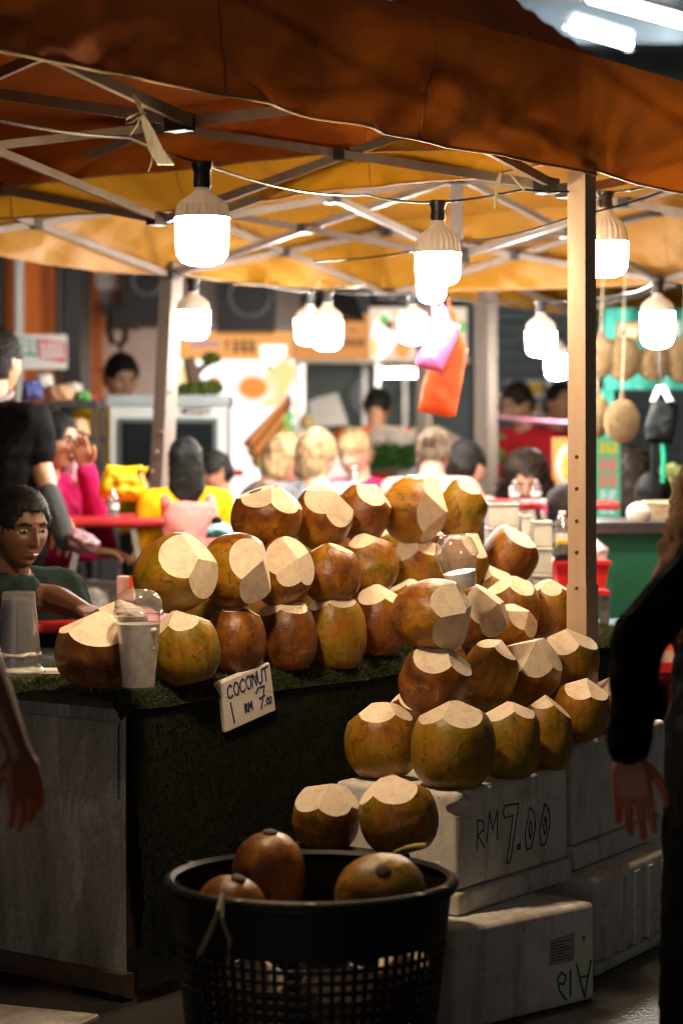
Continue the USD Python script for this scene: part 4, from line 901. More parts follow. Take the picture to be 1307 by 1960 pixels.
# ------------------------------------------------------------------ centre: lit signs and kitchen
T = thing('menu_lightbox', 'brightly lit food poster with a bowl of soup and skewers under an orange sign', 'lit poster', at(450, 935, 13.5))
YB = 13.5
board(T, 'panel', 340, 688, 562, 1000, YB, s_white, .12)
board(T, 'frame_side', 562.5, 640, 574, 1010, YB - .05, m_steel, .2)
prt(T, 'bowl_print', ell(488, 742, 44, 34), YB, EMIT('lit_cream_print', (1, .85, .70), 1.2)); prt(T, 'soup_print', ell(484, 742, 27, 21), YB - .006, s_soup)
for i in range(3):
    x0, y0 = 470 + i*8, 848 + i*18
    prt(T, 'skewer_print', [(x0 - 8, y0), (x0 + 6, y0 + 16), (560, 776 + i*30), (556, 750 + i*30)], YB, s_brown); prt(T, 'skewer_print', [(x0 + 10, y0 - 6), (x0 + 14, y0 + 2), (548, 768 + i*26), (546, 760 + i*26)], YB - .006, s_soup)
prt(T, 'rice_print', ell(530, 735, 26, 50, rot=.5), YB, s_yellow)
for i, (x, y, w, h) in enumerate(((545, 835, 14, 30), (530, 870, 18, 24), (510, 890, 16, 14), (552, 800, 8, 14), (515, 705, 8, 6))): prt(T, 'leaf_print', ell(x, y, w, h, 12, .6), YB - .004*(i % 2), s_green)
for i, (x, y, w, h, m) in enumerate(((352, 720, 9, 26, s_yellow), (410, 730, 14, 10, s_orange), (378, 800, 20, 14, s_orange2), (352, 820, 8, 24, s_red), (455, 905, 14, 8, s_red))): prt(T, 'dish_print', ell(x, y, w, h), YB, m)
T = thing('orange_sign', 'lit orange shop sign with dark brush lettering above the food poster', 'sign', at(450, 688, 13.4))
board(T, 'panel', 340, 634, 560, 687, 13.4, s_orange, .12)
marks(T, [[(435, 652), (434, 672)], [(430, 655), (438, 652)]] + scribble(445, 650, 44, 24, 3, 7), 13.4, s_ink, 4)
marks(T, scribble(366, 652, 54, 12, 5, 8), 13.4, EMIT('lit_violet_print', (.5, .35, .5), .8), 2.5)
prt(T, 'label_print', [(498, 660), (548, 660), (548, 684), (498, 684)], 13.4, s_white)
T = thing('orange_sign', 'wide orange shop sign behind the pair of bulb lamps', 'sign', at(640, 690, 13.2))
board(T, 'panel', 563, 600, 706, 686, 13.2, s_orange2, .12)
marks(T, scribble(655, 648, 44, 14, 4, 9) + [[(668, 630), (680, 634)]], 13.2, s_ink, 2.5)
T = thing('food_sign', 'lit sign with pale food pictures behind the hanging pink bag', 'sign', at(800, 690, 13.1))
board(T, 'panel', 707, 588, 893, 690, 13.1, EMIT('lit_cream_board', (1, .78, .58), .95), .12)
prt(T, 'food_print', ell(730, 640, 18, 44, rot=.2), 13.1, s_white); prt(T, 'food_print', [(708, 690), (752, 635), (766, 645), (730, 690)], 13.094, s_white)
prt(T, 'food_print', ell(735, 612, 10, 12), 13.09, s_green); prt(T, 'food_print', ell(745, 622, 8, 9), 13.086, s_brown); prt(T, 'food_print', ell(716, 665, 8, 20), 13.09, s_yellow)
prt(T, 'food_print', ell(880, 670, 12, 16), 13.09, s_white); prt(T, 'food_print', ell(884, 625, 8, 12), 13.09, s_green); prt(T, 'food_print', ell(770, 668, 14, 18), 13.09, s_orange)
T = thing('sign_hood', 'dark grey extractor hood above the orange sign', 'hood', at(630, 610, 12.6))
obj('hood', hexa([at(572, 575, 12.9) + [0, 0, 0]] + [at(700, 615, 12.6), at(690, 615, 13.2), at(582, 615, 13.2)] + [at(590, 545, 12.8), at(672, 545, 12.8), at(672, 545, 13.2), at(590, 545, 13.2)]), m_darkcol, T)
T = thing('kitchen_stall', 'grey food kitchen stall with steel posts and a tube lamp behind the blond diners', 'food stall', at(735, 1100, 13.8))
board(T, 'back_panel', 574, 691, 900, 1100, 15.6, m_slate, .1)
for x, y1 in ((579, 1140), (723, 1150), (698, 1090), (775, 1090)):
    a = at(x, 690, 13.0 if x in (579, 723) else 15.2); obj('post', bar([a[0], a[1], 0], a, .035), m_steel, T)
obj('roof_edge', pbox(564, 687, 900, 694, 12.9, .12), m_beige, T)
obj('counter', MF(pbox(580, 868, 890, 1120, 12.6, .6)), m_steel, T)
obj('shelf_board', pbox(590, 836, 700, 842, 14.0, .4), m_steel, T)
T = thing('tube_lamp', 'warm tube lamp under the kitchen roof below the hanging pink bag', 'lamp', at(772, 714, 12.5))
obj('tube', tube([at(727, 715, 12.5), at(818, 715, 12.5)], .022, 12), m_tube, T); obj('fitting', bar(at(725, 708, 12.5) + [0, .03, 0], at(820, 708, 12.5) + [0, .03, 0], .03), m_white, T)
T = thing('wall_fan', 'pale round wall fan on the kitchen back panel', 'fan', at(685, 790, 15.3))
obj('cage', ball(at(685, 758, 15.3), .065, .05, .12, sub=3), MAT('fan_cage', (.5, .55, .55), .4), T); obj('bracket', bar(at(685, 758, 15.45), at(692, 800, 15.5), .04), m_white, T)
T = thing('menu_sheet', 'white menu sheets standing tilted on the kitchen counter', 'menu', at(618, 830, 12.9))
for i, (dx, dy) in enumerate(((0, 0), (14, -6))):
    p = [at(588 + dx, 768 + dy, 12.9 + i*.1), at(632 + dx, 758 + dy, 12.9 + i*.1), at(652 + dx, 812, 12.8 + i*.1), at(602 + dx, 818, 12.8 + i*.1)]
    obj('sheet', hexa([p[3], p[2], p[2] + [0, .01, 0], p[3] + [0, .01, 0], p[0], p[1], p[1] + [0, .01, 0], p[0] + [0, .01, 0]]), m_white, T)
obj('stand', pbox(600, 814, 656, 870, 12.95, .1), m_darkcol, T)
for i, (x, y, w, h, c, lb) in enumerate(((588, 805, 26, 20, (.7, .5, .15), 'yellow'), (598, 826, 22, 16, (.15, .45, .40), 'turquoise'))):
    T = thing('counter_bottle', f'{lb} squat jar on the kitchen counter beside the menu sheets', 'jar', at(x, y + h/2, 12.7)); k = 12.7*SC/F; q = at(x, y + h/2, 12.7)
    obj('jar', lathe([(0, 0), (w*.5*k, 0), (w*.5*k, h*.7*k), (w*.3*k, h*k), (0, h*k)], 20, q), MAT(f'jar_{lb}', c, .3), T); obj('lid', lathe([(0, h*k), (w*.35*k, h*k), (w*.35*k, h*1.2*k), (0, h*1.2*k)], 20, q), m_white, T)
m_sack = MAT('white_sacking', (.66, .58, .50), .85, var=.12, scale=14)
for i, (p, lb) in enumerate((([(690, 862), (790, 866), (800, 835), (770, 818), (730, 814), (700, 830)], 'left'), ([(780, 868), (890, 870), (884, 838), (840, 816), (800, 812), (775, 835)], 'right'))):
    T = thing('produce_sack', f'pale cloth covered heap of produce on the kitchen counter, {lb} of two', 'sack', at(760 + i*80, 868, 12.3)); obj('sack', pillow(p, 12.3, .2, i, .2), m_sack, T, smooth=60)
T = thing('leaf_garnish', 'row of dark green leaves along the kitchen counter front', 'leaves', at(740, 880, 12.1))
m_lf = MAT('kitchen_leaf', (.04, .12, .02), .6, var=.4, scale=20, transl=.2)
for i in range(7): leafclump(T, 'leaf_bunch', at(690 + i*17, 868 + 5*(i % 3), 12.1), .07, .06, .05, 160, .04, m_lf, 20 + i)

# ------------------------------------------------------------------ hanging bags
T = thing('orange_bag', 'long orange carrier bag hanging behind a pink one under the canopy', 'bag', at(850, 590, 7.6))
obj('bag', pillow([(852, 588), (872, 600), (880, 640), (896, 668), (872, 796), (855, 799), (800, 786), (808, 735), (838, 650)], 7.7, .03, 4, .12), m_orangebag, T, smooth=60); obj('handle', tube([at(856, 600, 7.7), at(858, 570, 7.7), at(866, 602, 7.7)], .006, 6), m_orangebag, T)
T = thing('pink_bag', 'pink carrier bag hanging in front of a long orange one', 'bag', at(835, 590, 7.5))
obj('bag', pillow([(826, 584), (856, 590), (862, 615), (882, 622), (874, 650), (846, 712), (822, 708), (794, 702), (797, 680), (822, 640), (826, 610)], 7.5, .03, 9, .14), m_pinkbag, T, smooth=60); obj('handle', tube([at(830, 590, 7.5), at(836, 562, 7.5), at(850, 592, 7.5)], .006, 6), m_pinkbag, T)

# ------------------------------------------------------------------ tables and what stands on them
def red_table(label, cx, cyy, Y, w, d, z=None, group=None, rot=0):
    c = at(cx, cyy, Y); zt_ = c[2]; T = thing('red_table', label, 'table', (c[0], c[1], 0), group)
    a = np.array([math.cos(rot), math.sin(rot), 0]); b = np.array([-a[1], a[0], 0]); o = np.array([c[0], c[1], 0]) - a*w/2
    obj('tabletop', rbox(o, a, w, b, d, zt_ - .035, zt_, .012), m_redplastic, T)
    for i, (s, t) in enumerate(((.05, .05), (w - .05, .05), (.05, d - .05), (w - .05, d - .05))):
        q = o + a*s + b*t; r = o + a*(w - s) + b*t
        obj('leg', bar(q*[1, 1, 0], q + (r - q)*.35 + [0, 0, zt_ - .035], .024), m_steel, T)
    return T
red_table('red plastic table beside the seated man in the dark green shirt', 170, 1190, 6.2, .55, .6, rot=.2)
red_table('red plastic table with the yellow bag and a water bottle on it', 205, 992, 8.0, .75, .7, rot=.1)
red_table('red plastic table before the curly-haired woman', 1000, 960, 8.6, .8, .6)
red_table('red plastic table in front of the blond women', 640, 1010, 9.0, 1.2, .7)
T = thing('tissue_box', 'small pink and orange tissue box on the near red table', 'box', at(238, 1150, 6.5))
q = at(238, 1150, 6.5); obj('box', rbox(q - [.025, 0, 0], np.array([1, 0, 0]), .055, np.array([0, 1, 0]), .05, q[2], q[2] + .075, .004), MAT('pale_pink_card', (.7, .5, .46), .6), T); obj('label_panel', pbox(247, 1102, 256, 1128, 6.49, .004), m_orangebag, T)
def bottle(label, x, ytop, ybot, w, Y):
    k = Y*SC/F; q = at(x, ybot, Y); h = (ybot - ytop)*k; r = w*k/2; T = thing('water_bottle', label, 'bottle', q, 'clear water bottles')
    obj('bottle_body', wall([(r*.9, 0), (r, h*.05), (r, h*.55), (r*.8, h*.62), (r, h*.68), (r*.5, h*.85), (r*.32, h*.9), (r*.32, h*.93)], .0008, 24, q), m_clear, T)
    obj('water', lathe([(0, .002), (r*.88, .002), (r*.97, h*.05), (r*.97, h*.5), (0, h*.5)], 24, q), CLEAR('water_' + str(int(x)), (.85, .9, .95), .12), T)
    obj('cap', lathe([(0, h*.91), (r*.4, h*.91), (r*.4, h), (0, h)], 16, q), m_whiteplastic, T)
    obj('bottle_label', wall([(r*1.02, h*.28), (r*1.02, h*.5)], .0006, 24, q), m_white, T)
bottle('clear water bottle on the red table beside the yellow bag', 216, 936, 990, 22, 7.95)
bottle('left one of two clear bottles before the curly-haired woman', 985, 920, 962, 20, 8.55)
bottle('right one of two clear bottles before the curly-haired woman', 1026, 918, 962, 20, 8.55)
bottle('large clear bottle beside the white tub stacks, left of the front pole', 1076, 978, 1062, 36, 7.0)
bottle('small clear bottle in front of the blond woman in red', 678, 892, 950, 16, 8.95)
T = thing('yellow_bag', 'bright yellow carrier bag full of things on the red table', 'bag', at(240, 960, 8.2))
obj('bag', pillow([(190, 955), (272, 960), (282, 935), (272, 890), (240, 893), (205, 888), (196, 905), (188, 930)], 8.2, .07, 2, .2), m_ystuff, T, smooth=60); obj('knot', pillow([(262, 895), (286, 893), (280, 905), (268, 908)], 8.15, .02, 3), m_ystuff, T)
T = thing('pink_film_bag', 'pale pink plastic bag held before the seated man with glasses', 'bag', at(150, 950, 8.6)); obj('bag', pillow([(112, 940), (170, 948), (182, 930), (168, 900), (145, 880), (128, 890), (116, 915)], 8.55, .06, 5, .2), m_palepink, T, smooth=60)
T = thing('patterned_pouch', 'pink and brown patterned pouch on the knees under the gloved hand', 'bag', at(160, 1062, 7.7)); obj('bag', pillow([(126, 1045), (150, 1062), (182, 1058), (194, 1040), (175, 1022), (145, 1010), (128, 1020)], 7.7, .05, 6, .2), MAT('pouch_print', (.30, .14, .17), .6, var=.8, scale=35), T, smooth=60)

# white tub stacks
def tubs(label, x0, x1, ytop, ybot, Y, n):
    k = Y*SC/F; a, b = at(x0, ytop, Y), at(x1, ybot, Y); T = thing('tub_stack', label, 'tub stack', ((a[0] + b[0])/2, a[1], b[2]), 'stacked white food tubs')
    cx, w = (a[0] + b[0])/2, (b[0] - a[0])/2; h = (a[2] - b[2])/n
    for i in range(n):
        z0 = b[2] + i*h; m = rbox(np.array([cx - w*.97, a[1]]), np.array([1, 0, 0]), w*1.94, np.array([0, 1, 0]), .16, z0, z0 + h*.985, min(.006, h*.3), 8)
        obj('tub', m, m_container, T); obj('tub_rim', rbox(np.array([cx - w, a[1] - .006]), np.array([1, 0, 0]), w*2, np.array([0, 1, 0]), .172, z0 + h*.86, z0 + h*.985, min(.004, h*.15), 8), m_container, T)
tubs('tallest stack of white food tubs right behind the top coconuts', 932, 994, 962, 1150, 6.95, 4)
tubs('middle stack of white food tubs, narrow, stepping down to the right', 996, 1018, 985, 1150, 7.0, 4)
tubs('lowest stack of white food tubs, left of the clear bottle', 1019, 1058, 996, 1150, 6.95, 3)
T = thing('red_tub', 'red plastic tub between the white tubs and the green counter, behind the pole', 'tub', at(1112, 1150, 7.2))
obj('tub_wall', hexa([at(1072, 1130, 7.2), at(1158, 1130, 7.2), at(1158, 1130, 7.2) + [0, .25, 0], at(1072, 1130, 7.2) + [0, .25, 0], at(1062, 1078, 7.2), at(1166, 1078, 7.2), at(1166, 1078, 7.2) + [0, .28, 0], at(1062, 1078, 7.2) + [0, .28, 0]]), m_redplastic, T)
obj('tub_rim', pbox(1058, 1074, 1170, 1082, 7.18, .32), m_redplastic, T)
T = thing('side_table', 'low red side table under the red tub', 'table', at(1100, 1140, 7.1)); obj('tabletop', pbox(920, 1131, 1168, 1140, 7.0, .5), m_redplastic, T)
for x in (930, 1158): a = at(x, 1140, 7.05); obj('leg', bar([a[0], a[1] + .02, 0], a + [0, .02, 0], .03), m_steel, T)
T = thing('snack_pack', 'black and yellow packet lying before the clear bottle', 'packet', at(1076, 1074, 7.05)); obj('packet', pillow([(1060, 1074), (1096, 1074), (1096, 1036), (1070, 1032)], 7.02, .02, 7), m_darkcol, T, smooth=60); prt(T, 'print', [(1061, 1048), (1068, 1034), (1096, 1036), (1096, 1042), (1070, 1041)], 6.96, m_ystuff)
T = thing('plastic_bag', 'clear crumpled plastic bag standing in the red tub', 'bag', at(1110, 1080, 7.25)); obj('bag', pillow([(1070, 1078), (1160, 1078), (1165, 1050), (1140, 1030), (1105, 1046), (1080, 1050)], 7.28, .07, 8, .3), m_bagfilm, T, smooth=60)

# ------------------------------------------------------------------ right: kitchen, durians, banners, green counter
T = thing('noodle_board', 'orange board with a plate of noodles pictured on it left of the front pole', 'sign', at(1075, 940, 11)); board(T, 'panel', 1057, 838, 1150, 945, 11, MAT('orange_board', (.62, .22, .03), .5, var=.08), .04)
prt(T, 'plate_print', ell(1096, 892, 34, 44), 11, m_greywall); prt(T, 'noodle_print', ell(1098, 893, 25, 34), 10.994, MAT('noodle_print', (.62, .38, .05), .6, var=.4, scale=60))
T = thing('kitchen_rack', 'steel kitchen rack with coloured boxes behind the workers in red', 'rack', at(1010, 1000, 14.2))
for y in (755, 790, 850): board(T, 'shelf_board', 935, y, 1120, y + 5, 14.2, m_steel, .4)
for x in (938, 1052, 1118): a = at(x, 700, 14.1); obj('post', bar([a[0], a[1], 0], a, .04), m_steel, T)
for i, (x, y, w, h, m) in enumerate(((985, 738, 16, 14, 'red'), (1024, 736, 14, 18, 'yellow'), (1062, 738, 14, 12, 'yellow'), (1022, 778, 14, 10, 'amber'), (965, 775, 12, 13, 'red'))):
    t2 = thing('kitchen_box', f'small {m} box on the steel rack behind the workers, {["top shelf left","top shelf middle","top shelf right","second shelf middle","second shelf left"][i]}', 'box', at(x, y + h, 14.2)); obj('box', pbox(x - w, y - h*.2, x + w, y + h + (3 if y < 760 else 1), 14.2, .15), dict(red=m_redplastic, yellow=m_ystuff, amber=MAT('amber_box', (.6, .3, .08), .5) if m == 'amber' else None)[m], t2); obj('lid', pbox(x - w - 1, y - h*.2 - 4, x + w + 1, y - h*.2, 14.19, .17), m_white, t2)
obj('pink_tape', tube([at(925, 797, 11.2), at(1000, 803, 10.9), at(1140, 812, 10.3)], .012, 6), MAT('pink_tape', (.7, .3, .45), .5), label='pink plastic tape stretched between the canopy leg and the front pole', cat='tape')
obj('potted_sprig', cat_(tube([at(945, 860, 11.5), at(948, 845, 11.5), at(952, 838, 11.5)], .012, 6), ball(at(940, 842, 11.5), .04, .03, .02, 2), ball(at(955, 836, 11.5), .04, .03, .02, 2), ball(at(948, 872, 11.5), .06, .06, .05, 2)), m_moss, label='small potted sprig of pale leaves right of the back canopy legs', cat='plant')
T = thing('teal_banner', 'teal cloth banner with an orange patch hanging behind the durians', 'banner', at(1230, 590, 10.8))
def cloth(x0, y0, x1, y1, Y, seed, amp=.05):
    a, b = at(x0, y0, Y), at(x1, y1, Y)
    def fn(u, v):
        n = meshkit.fbm(np.stack([u*5, v*1.5, 0*u + seed], 1), 3) - .5
        return np.stack([a[0] + (b[0]-a[0])*u, a[1] + amp*n*2 + 0*u, a[2] + (b[2]-a[2])*v], 1)
    return grid(40, 30, fn)
obj('cloth', cloth(1156, 590, 1340, 745, 10.8, 3), m_teal, T, smooth=True); obj('cloth', cloth(1150, 745, 1182, 960, 10.8, 4), m_teal, T, smooth=True)
prt(T, 'patch', [(1178, 618), (1226, 615), (1224, 650), (1180, 652)], 10.6, s_orange2); marks(T, scribble(1184, 622, 36, 22, 3, 5), 10.6, MAT('cream_print', (.8, .7, .5), .6), 3)
marks(T, [[(1292, 615), (1292, 640)], [(1298, 615), (1298, 640)]], 10.6, m_white, 4)
T = thing('green_banner', 'upright green banner with red and yellow lettering right of the front pole', 'banner', at(1165, 1065, 8.8))
board(T, 'panel', 1120, 838, 1187, 1072, 8.8, s_bgreen, .01)
marks(T, scribble(1146, 845, 36, 22, 3, 6), 8.8, EMIT('lit_yellow_letter', (.9, .65, .05), .8), 3.5); marks(T, scribble(1146, 876, 34, 24, 2, 10) + scribble(1146, 908, 34, 22, 2, 11), 8.8, EMIT('lit_red_letter', (.85, .22, .18), .9), 5)
marks(T, scribble(1146, 938, 34, 16, 2, 12) + scribble(1146, 966, 30, 16, 2, 13) + scribble(1146, 994, 28, 16, 2, 14) + scribble(1146, 1022, 28, 14, 2, 15), 8.8, EMIT('lit_pale_letter', (.8, .9, .85), .8), 3.5)
dico = trimesh.creation.icosphere(3)
def durian(label, x, y, w, h, Y):
    k = 1.16*Y*SC/F; c = at(x, y, Y); v = np.asarray(dico.vertices); r = np.random.default_rng(int(x))
    pts = trimesh.creation.icosphere(3).vertices; 
    body = ball(c, w*k*.47, w*k*.47, h*k*.47, 3)
    T = thing('durian', label, 'durian', c, 'durians hanging on the right')
    obj('rind', body, m_durian, T, smooth=True)
    n = np.asarray(pts) + r.normal(0, .02, pts.shape); n /= np.linalg.norm(n, axis=1)[:, None]
    sc = np.array([w*k*.46, w*k*.46, h*k*.46]); V, Fc = [], []
    for i, d in enumerate(n):
        s = np.cross(d, (.3, .5, .8)); s /= np.linalg.norm(s); t = np.cross(d, s); q = c + d*sc; b = w*k*.055
        V += [q + s*b, q - s*b*.5 + t*b*.87, q - s*b*.5 - t*b*.87, q + d*w*k*.065]; j = 4*i; Fc += [(j, j+1, j+3), (j+1, j+2, j+3), (j+2, j, j+3)]
    obj('spines', (np.array(V), np.array(Fc)), m_durian, T, smooth=False, kind='stuff')
    obj('stalk', tube([c + [0, 0, h*k*.45], c + [.004, 0, h*k*.62]], .012, 8), m_bark, T)
    obj('cord', tube([c + [0, 0, h*k*.6], c + [.01, .0, h*k*.6 + .25]], .003, 5), m_strap, T)
durian('durian peeking out right beside the front pole, upper row', 1150, 682, 58, 68, 9.0)
durian('large durian under the orange patch of the teal banner', 1192, 686, 62, 74, 9.0)
durian('durian below the bulb lamp at the right, upper row', 1251, 694, 58, 60, 9.0)
durian('durian cut off by the right edge of the picture', 1308, 690, 66, 76, 9.0)
durian('durian half behind the front pole, lower row', 1143, 796, 44, 74, 9.0)
durian('durian hanging lowest, right of the front pole above the green banner', 1190, 806, 58, 74, 8.8)
T = thing('black_bag', 'black bag with a pale strap hanging in front of the durian stall', 'bag', at(1266, 735, 8.3))
obj('bag', pillow([(1252, 752), (1278, 748), (1298, 770), (1294, 815), (1286, 850), (1262, 848), (1236, 846), (1234, 815), (1246, 775)], 8.3, .06, 12, .2), m_blackbag, T, smooth=60)
obj('strap', pillow([(1243, 846), (1256, 848), (1252, 960), (1246, 960)], 8.3, .012, 3), m_blackbag, T); obj('clasp', pillow([(1256, 738), (1274, 736), (1290, 768), (1276, 770), (1265, 750), (1254, 770), (1244, 768)], 8.22, .015, 2), m_whiteplastic, T)
obj('cord', tube([at(1268, 848, 8.3), at(1270, 880, 8.3), at(1268, 925, 8.3)], .010, 8), MAT('green_cord', (.0, .3, .16), .5), T); obj('hanger', tube([at(1264, 740, 8.3), at(1260, 640, 8.3), at(1262, 560, 8.2)], .003, 5), m_cable, T)
T = thing('green_counter', 'green panelled stall counter with a dark top right of the front pole', 'counter', at(1210, 1200, 7.7))
board(T, 'front_panel', 1120, 1022, 1420, 1197, 7.7, m_greenpanel, .5); obj('worktop', MF(pbox(1110, 1000, 1440, 1014, 7.6, .7)), m_darkcol, T); board(T, 'trim', 1118, 1014, 1430, 1021, 7.66, m_steel, .05)
for x in (1130, 1410): a = at(x, 1197, 7.9); obj('leg', bar([a[0], a[1], 0], a, .06), m_darkcol, T)
c = at(1222, 984, 7.75); T = thing('peeled_coconut', 'white peeled coconut on the dark top of the green counter', 'coconut', c); k = 7.75*SC/F
obj('shell', ball(c, 24*k, 24*k, 23*k, 4), MAT('peeled_white', (.72, .62, .58), .6, var=.15, scale=40), T, smooth=True); obj('base_cut', lathe([(0, -24*k), (14*k, -24*k), (17*k, -20*k), (0, -20*k)], 20, c), m_flesh, T)
T = thing('orange_crate', 'orange crate wrapped in red and white below a pale blue tray', 'crate', at(1200, 1290, 7.2)); board(T, 'crate_body', 1110, 1216, 1330, 1246, 7.2, m_orangebag, .4); board(T, 'wrap', 1108, 1246.5, 1332, 1268, 7.18, MAT('pink_white_wrap', (.62, .40, .38), .5, var=.3, scale=8), .44); board(T, 'foot_band', 1108, 1268.5, 1332, 1288, 7.16, m_redplastic, .46)
for x in (1112, 1322): a = at(x, 1288, 7.3); obj('leg', bar([a[0], a[1], 0], a, .05), m_darkcol, T)
T = thing('blue_tray', 'pale blue plastic tray on top of the orange crate', 'tray', at(1180, 1216, 7.15)); obj('tray', rbox(at(1116, 1215, 7.12)[:2], np.array([1, 0]), .26, np.array([0, 1]), .3, at(0, 1215, 7.12)[2], at(0, 1197, 7.12)[2], .008), MAT('pale_blue_plastic', (.30, .52, .62), .4, var=.06), T); obj('tray_edge', pbox(1178, 1196, 1182, 1214, 7.11, .004), m_whiteplastic, T)
T = thing('flower_bag', 'white and lime green patterned bag at the right beyond the black bag', 'bag', at(1280, 975, 9)); obj('bag', pillow([(1252, 975), (1320, 978), (1318, 900), (1290, 885), (1262, 895), (1250, 930)], 9, .08, 15, .2), MAT('lime_print', (.45, .6, .2), .6, var=.9, scale=18), T, smooth=60)
T = thing('straw_basket', 'woven straw basket edge beside the brown headscarf', 'basket', at(1285, 1000, 8)); obj('weave', lathe([(0, 0), (.09, 0), (.11, .06), (.10, .07), (0, .07)], 24, at(1285, 1000, 8)), MAT('straw', (.48, .36, .22), .8, var=.4, scale=80), T); obj('rim', tube([at(1285, 962, 8) + [math.cos(a)*.11, math.sin(a)*.11, 0] for a in np.linspace(0, 2*math.pi, 25)], .008, 6), m_strap, T)
# ------------------------------------------------------------------ people
def skinmat(n, c): return MAT('skin_' + n, c, .45, var=.10, scale=9, spec=.35, sub=.04)
sk_dark, sk_tan, sk_fair, sk_brown = skinmat('dark', (.17, .080, .043)), skinmat('tan', (.40, .215, .125)), skinmat('fair', (.47, .275, .19)), skinmat('brown', (.17, .075, .038))
def hairmat(n, c): return MAT('hair_' + n, c, .6, var=.75, scale=34, stretch=(1, 1, .12), bump=.6, bscale=90, spec=.22, dark=tuple(x*.35 for x in c), dscale=14, damt=.8)
h_black, h_blond, h_ash, h_dark = hairmat('black', (.010, .009, .009)), hairmat('blond', (.34, .235, .12)), hairmat('ash', (.15, .105, .07)), hairmat('dark_brown', (.022, .013, .009))
def clothmat(n, c, **k): return MAT('cloth_' + n, c, .9, **{**dict(spec=.06, var=.12, scale=5, bump=.3, bscale=30), **k})
m_eye = MAT('eye_white', (.42, .38, .34), .3, var=.02); m_iris = MAT('iris', (.012, .008, .006), .15); m_lip = MAT('lip', (.20, .075, .05), .45)
SPH = {}
def sph(c, r, n=12):
    if n not in SPH: SPH[n] = Manifold.sphere(1.0, n)
    return SPH[n].scale((r, r, r) if np.ndim(r) == 0 else tuple(map(float, r))).translate(tuple(map(float, c)))
def hull(*cr, n=12): return Manifold.batch_hull([sph(c, r, n) for c, r in cr])
def Rz(a): c, s = math.cos(a), math.sin(a); return np.array([[c, -s, 0], [s, c, 0], [0, 0, 1.]])
def Rx(a): c, s = math.cos(a), math.sin(a); return np.array([[1, 0, 0], [0, c, -s], [0, s, c]])
def Ry(a): c, s = math.cos(a), math.sin(a); return np.array([[c, 0, s], [0, 1, 0], [-s, 0, c]])
def unit(v): v = np.asarray(v, float); return v/np.linalg.norm(v)
def hand(wr, d, pn, side, s, curl=.5, spread=.09, thumb_open=.7):
    """wr wrist, d direction of the hand, pn palm normal (the way the palm faces), side +1: thumb towards d x pn"""
    d = unit(d); pn = unit(pn - d*(np.dot(pn, d))); t = np.cross(d, pn)*side; parts = []
    P = lambda a, b, c: wr + s*(d*a + t*b + pn*c)
    parts.append(hull((P(-.01, 0, 0), .024*s), (P(.03, .022, 0), .014*s), (P(.03, -.022, 0), .014*s), n=10))
    parts.append(hull((P(.025, .026, 0), .014*s), (P(.088, .030, .002), .0115*s), (P(.084, -.030, .002), .0105*s), (P(.025, -.024, 0), .014*s), (P(.05, 0, .004), .014*s), n=10))
    for i, (b, L, a0) in enumerate(((.030, .078, .085), (.011, .088, .092), (-.010, .082, .090), (-.029, .064, .083))):
        p = P(a0, b, .002); ang = (b/.03)*spread; dd = d*math.cos(ang) + t*math.sin(ang); c = 0; r = (.0095, .0088, .0080, .0070)
        for j, l in enumerate((.46, .30, .24)):
            c += curl*(.6, .8, .6)[j]*(1 + .18*(i - 1)); v = dd*math.cos(c) + pn*math.sin(c); q = p + v*L*l*s
            parts.append(hull((p, r[j]*s), (q, r[j+1]*s), n=10)); p = q
    p = P(.022, .026, .004)
    v1 = unit(d*.75 + t*thumb_open + pn*.25); q = p + v1*.042*s; parts.append(hull((p, .014*s), (q, .0105*s), n=10))
    v2 = unit(d*.95 + t*thumb_open*.45 + pn*.35); r2 = q + v2*.034*s; parts.append(hull((q, .0105*s), (r2, .0095*s), n=10))
    v3 = unit(d + pn*.5 + t*.1); parts.append(hull((r2, .0095*s), (r2 + v3*.024*s, .0075*s), n=10))
    return parts
def smoothm(m, L, it=6, noise=0, seed=0):
    m = m.refine_to_length(L); v, f = arr(m)
    t = trimesh.Trimesh(v, f, process=False); trimesh.smoothing.filter_taubin(t, lamb=.5, nu=.53, iterations=it)
    v = np.asarray(t.vertices)
    if noise: v = v + t.vertex_normals*(noise*(meshkit.fbm(v*28 + seed, 3) - .5)*2)[:, None]
    return v, f
HI5, HI4 = trimesh.creation.icosphere(5), trimesh.creation.icosphere(4)
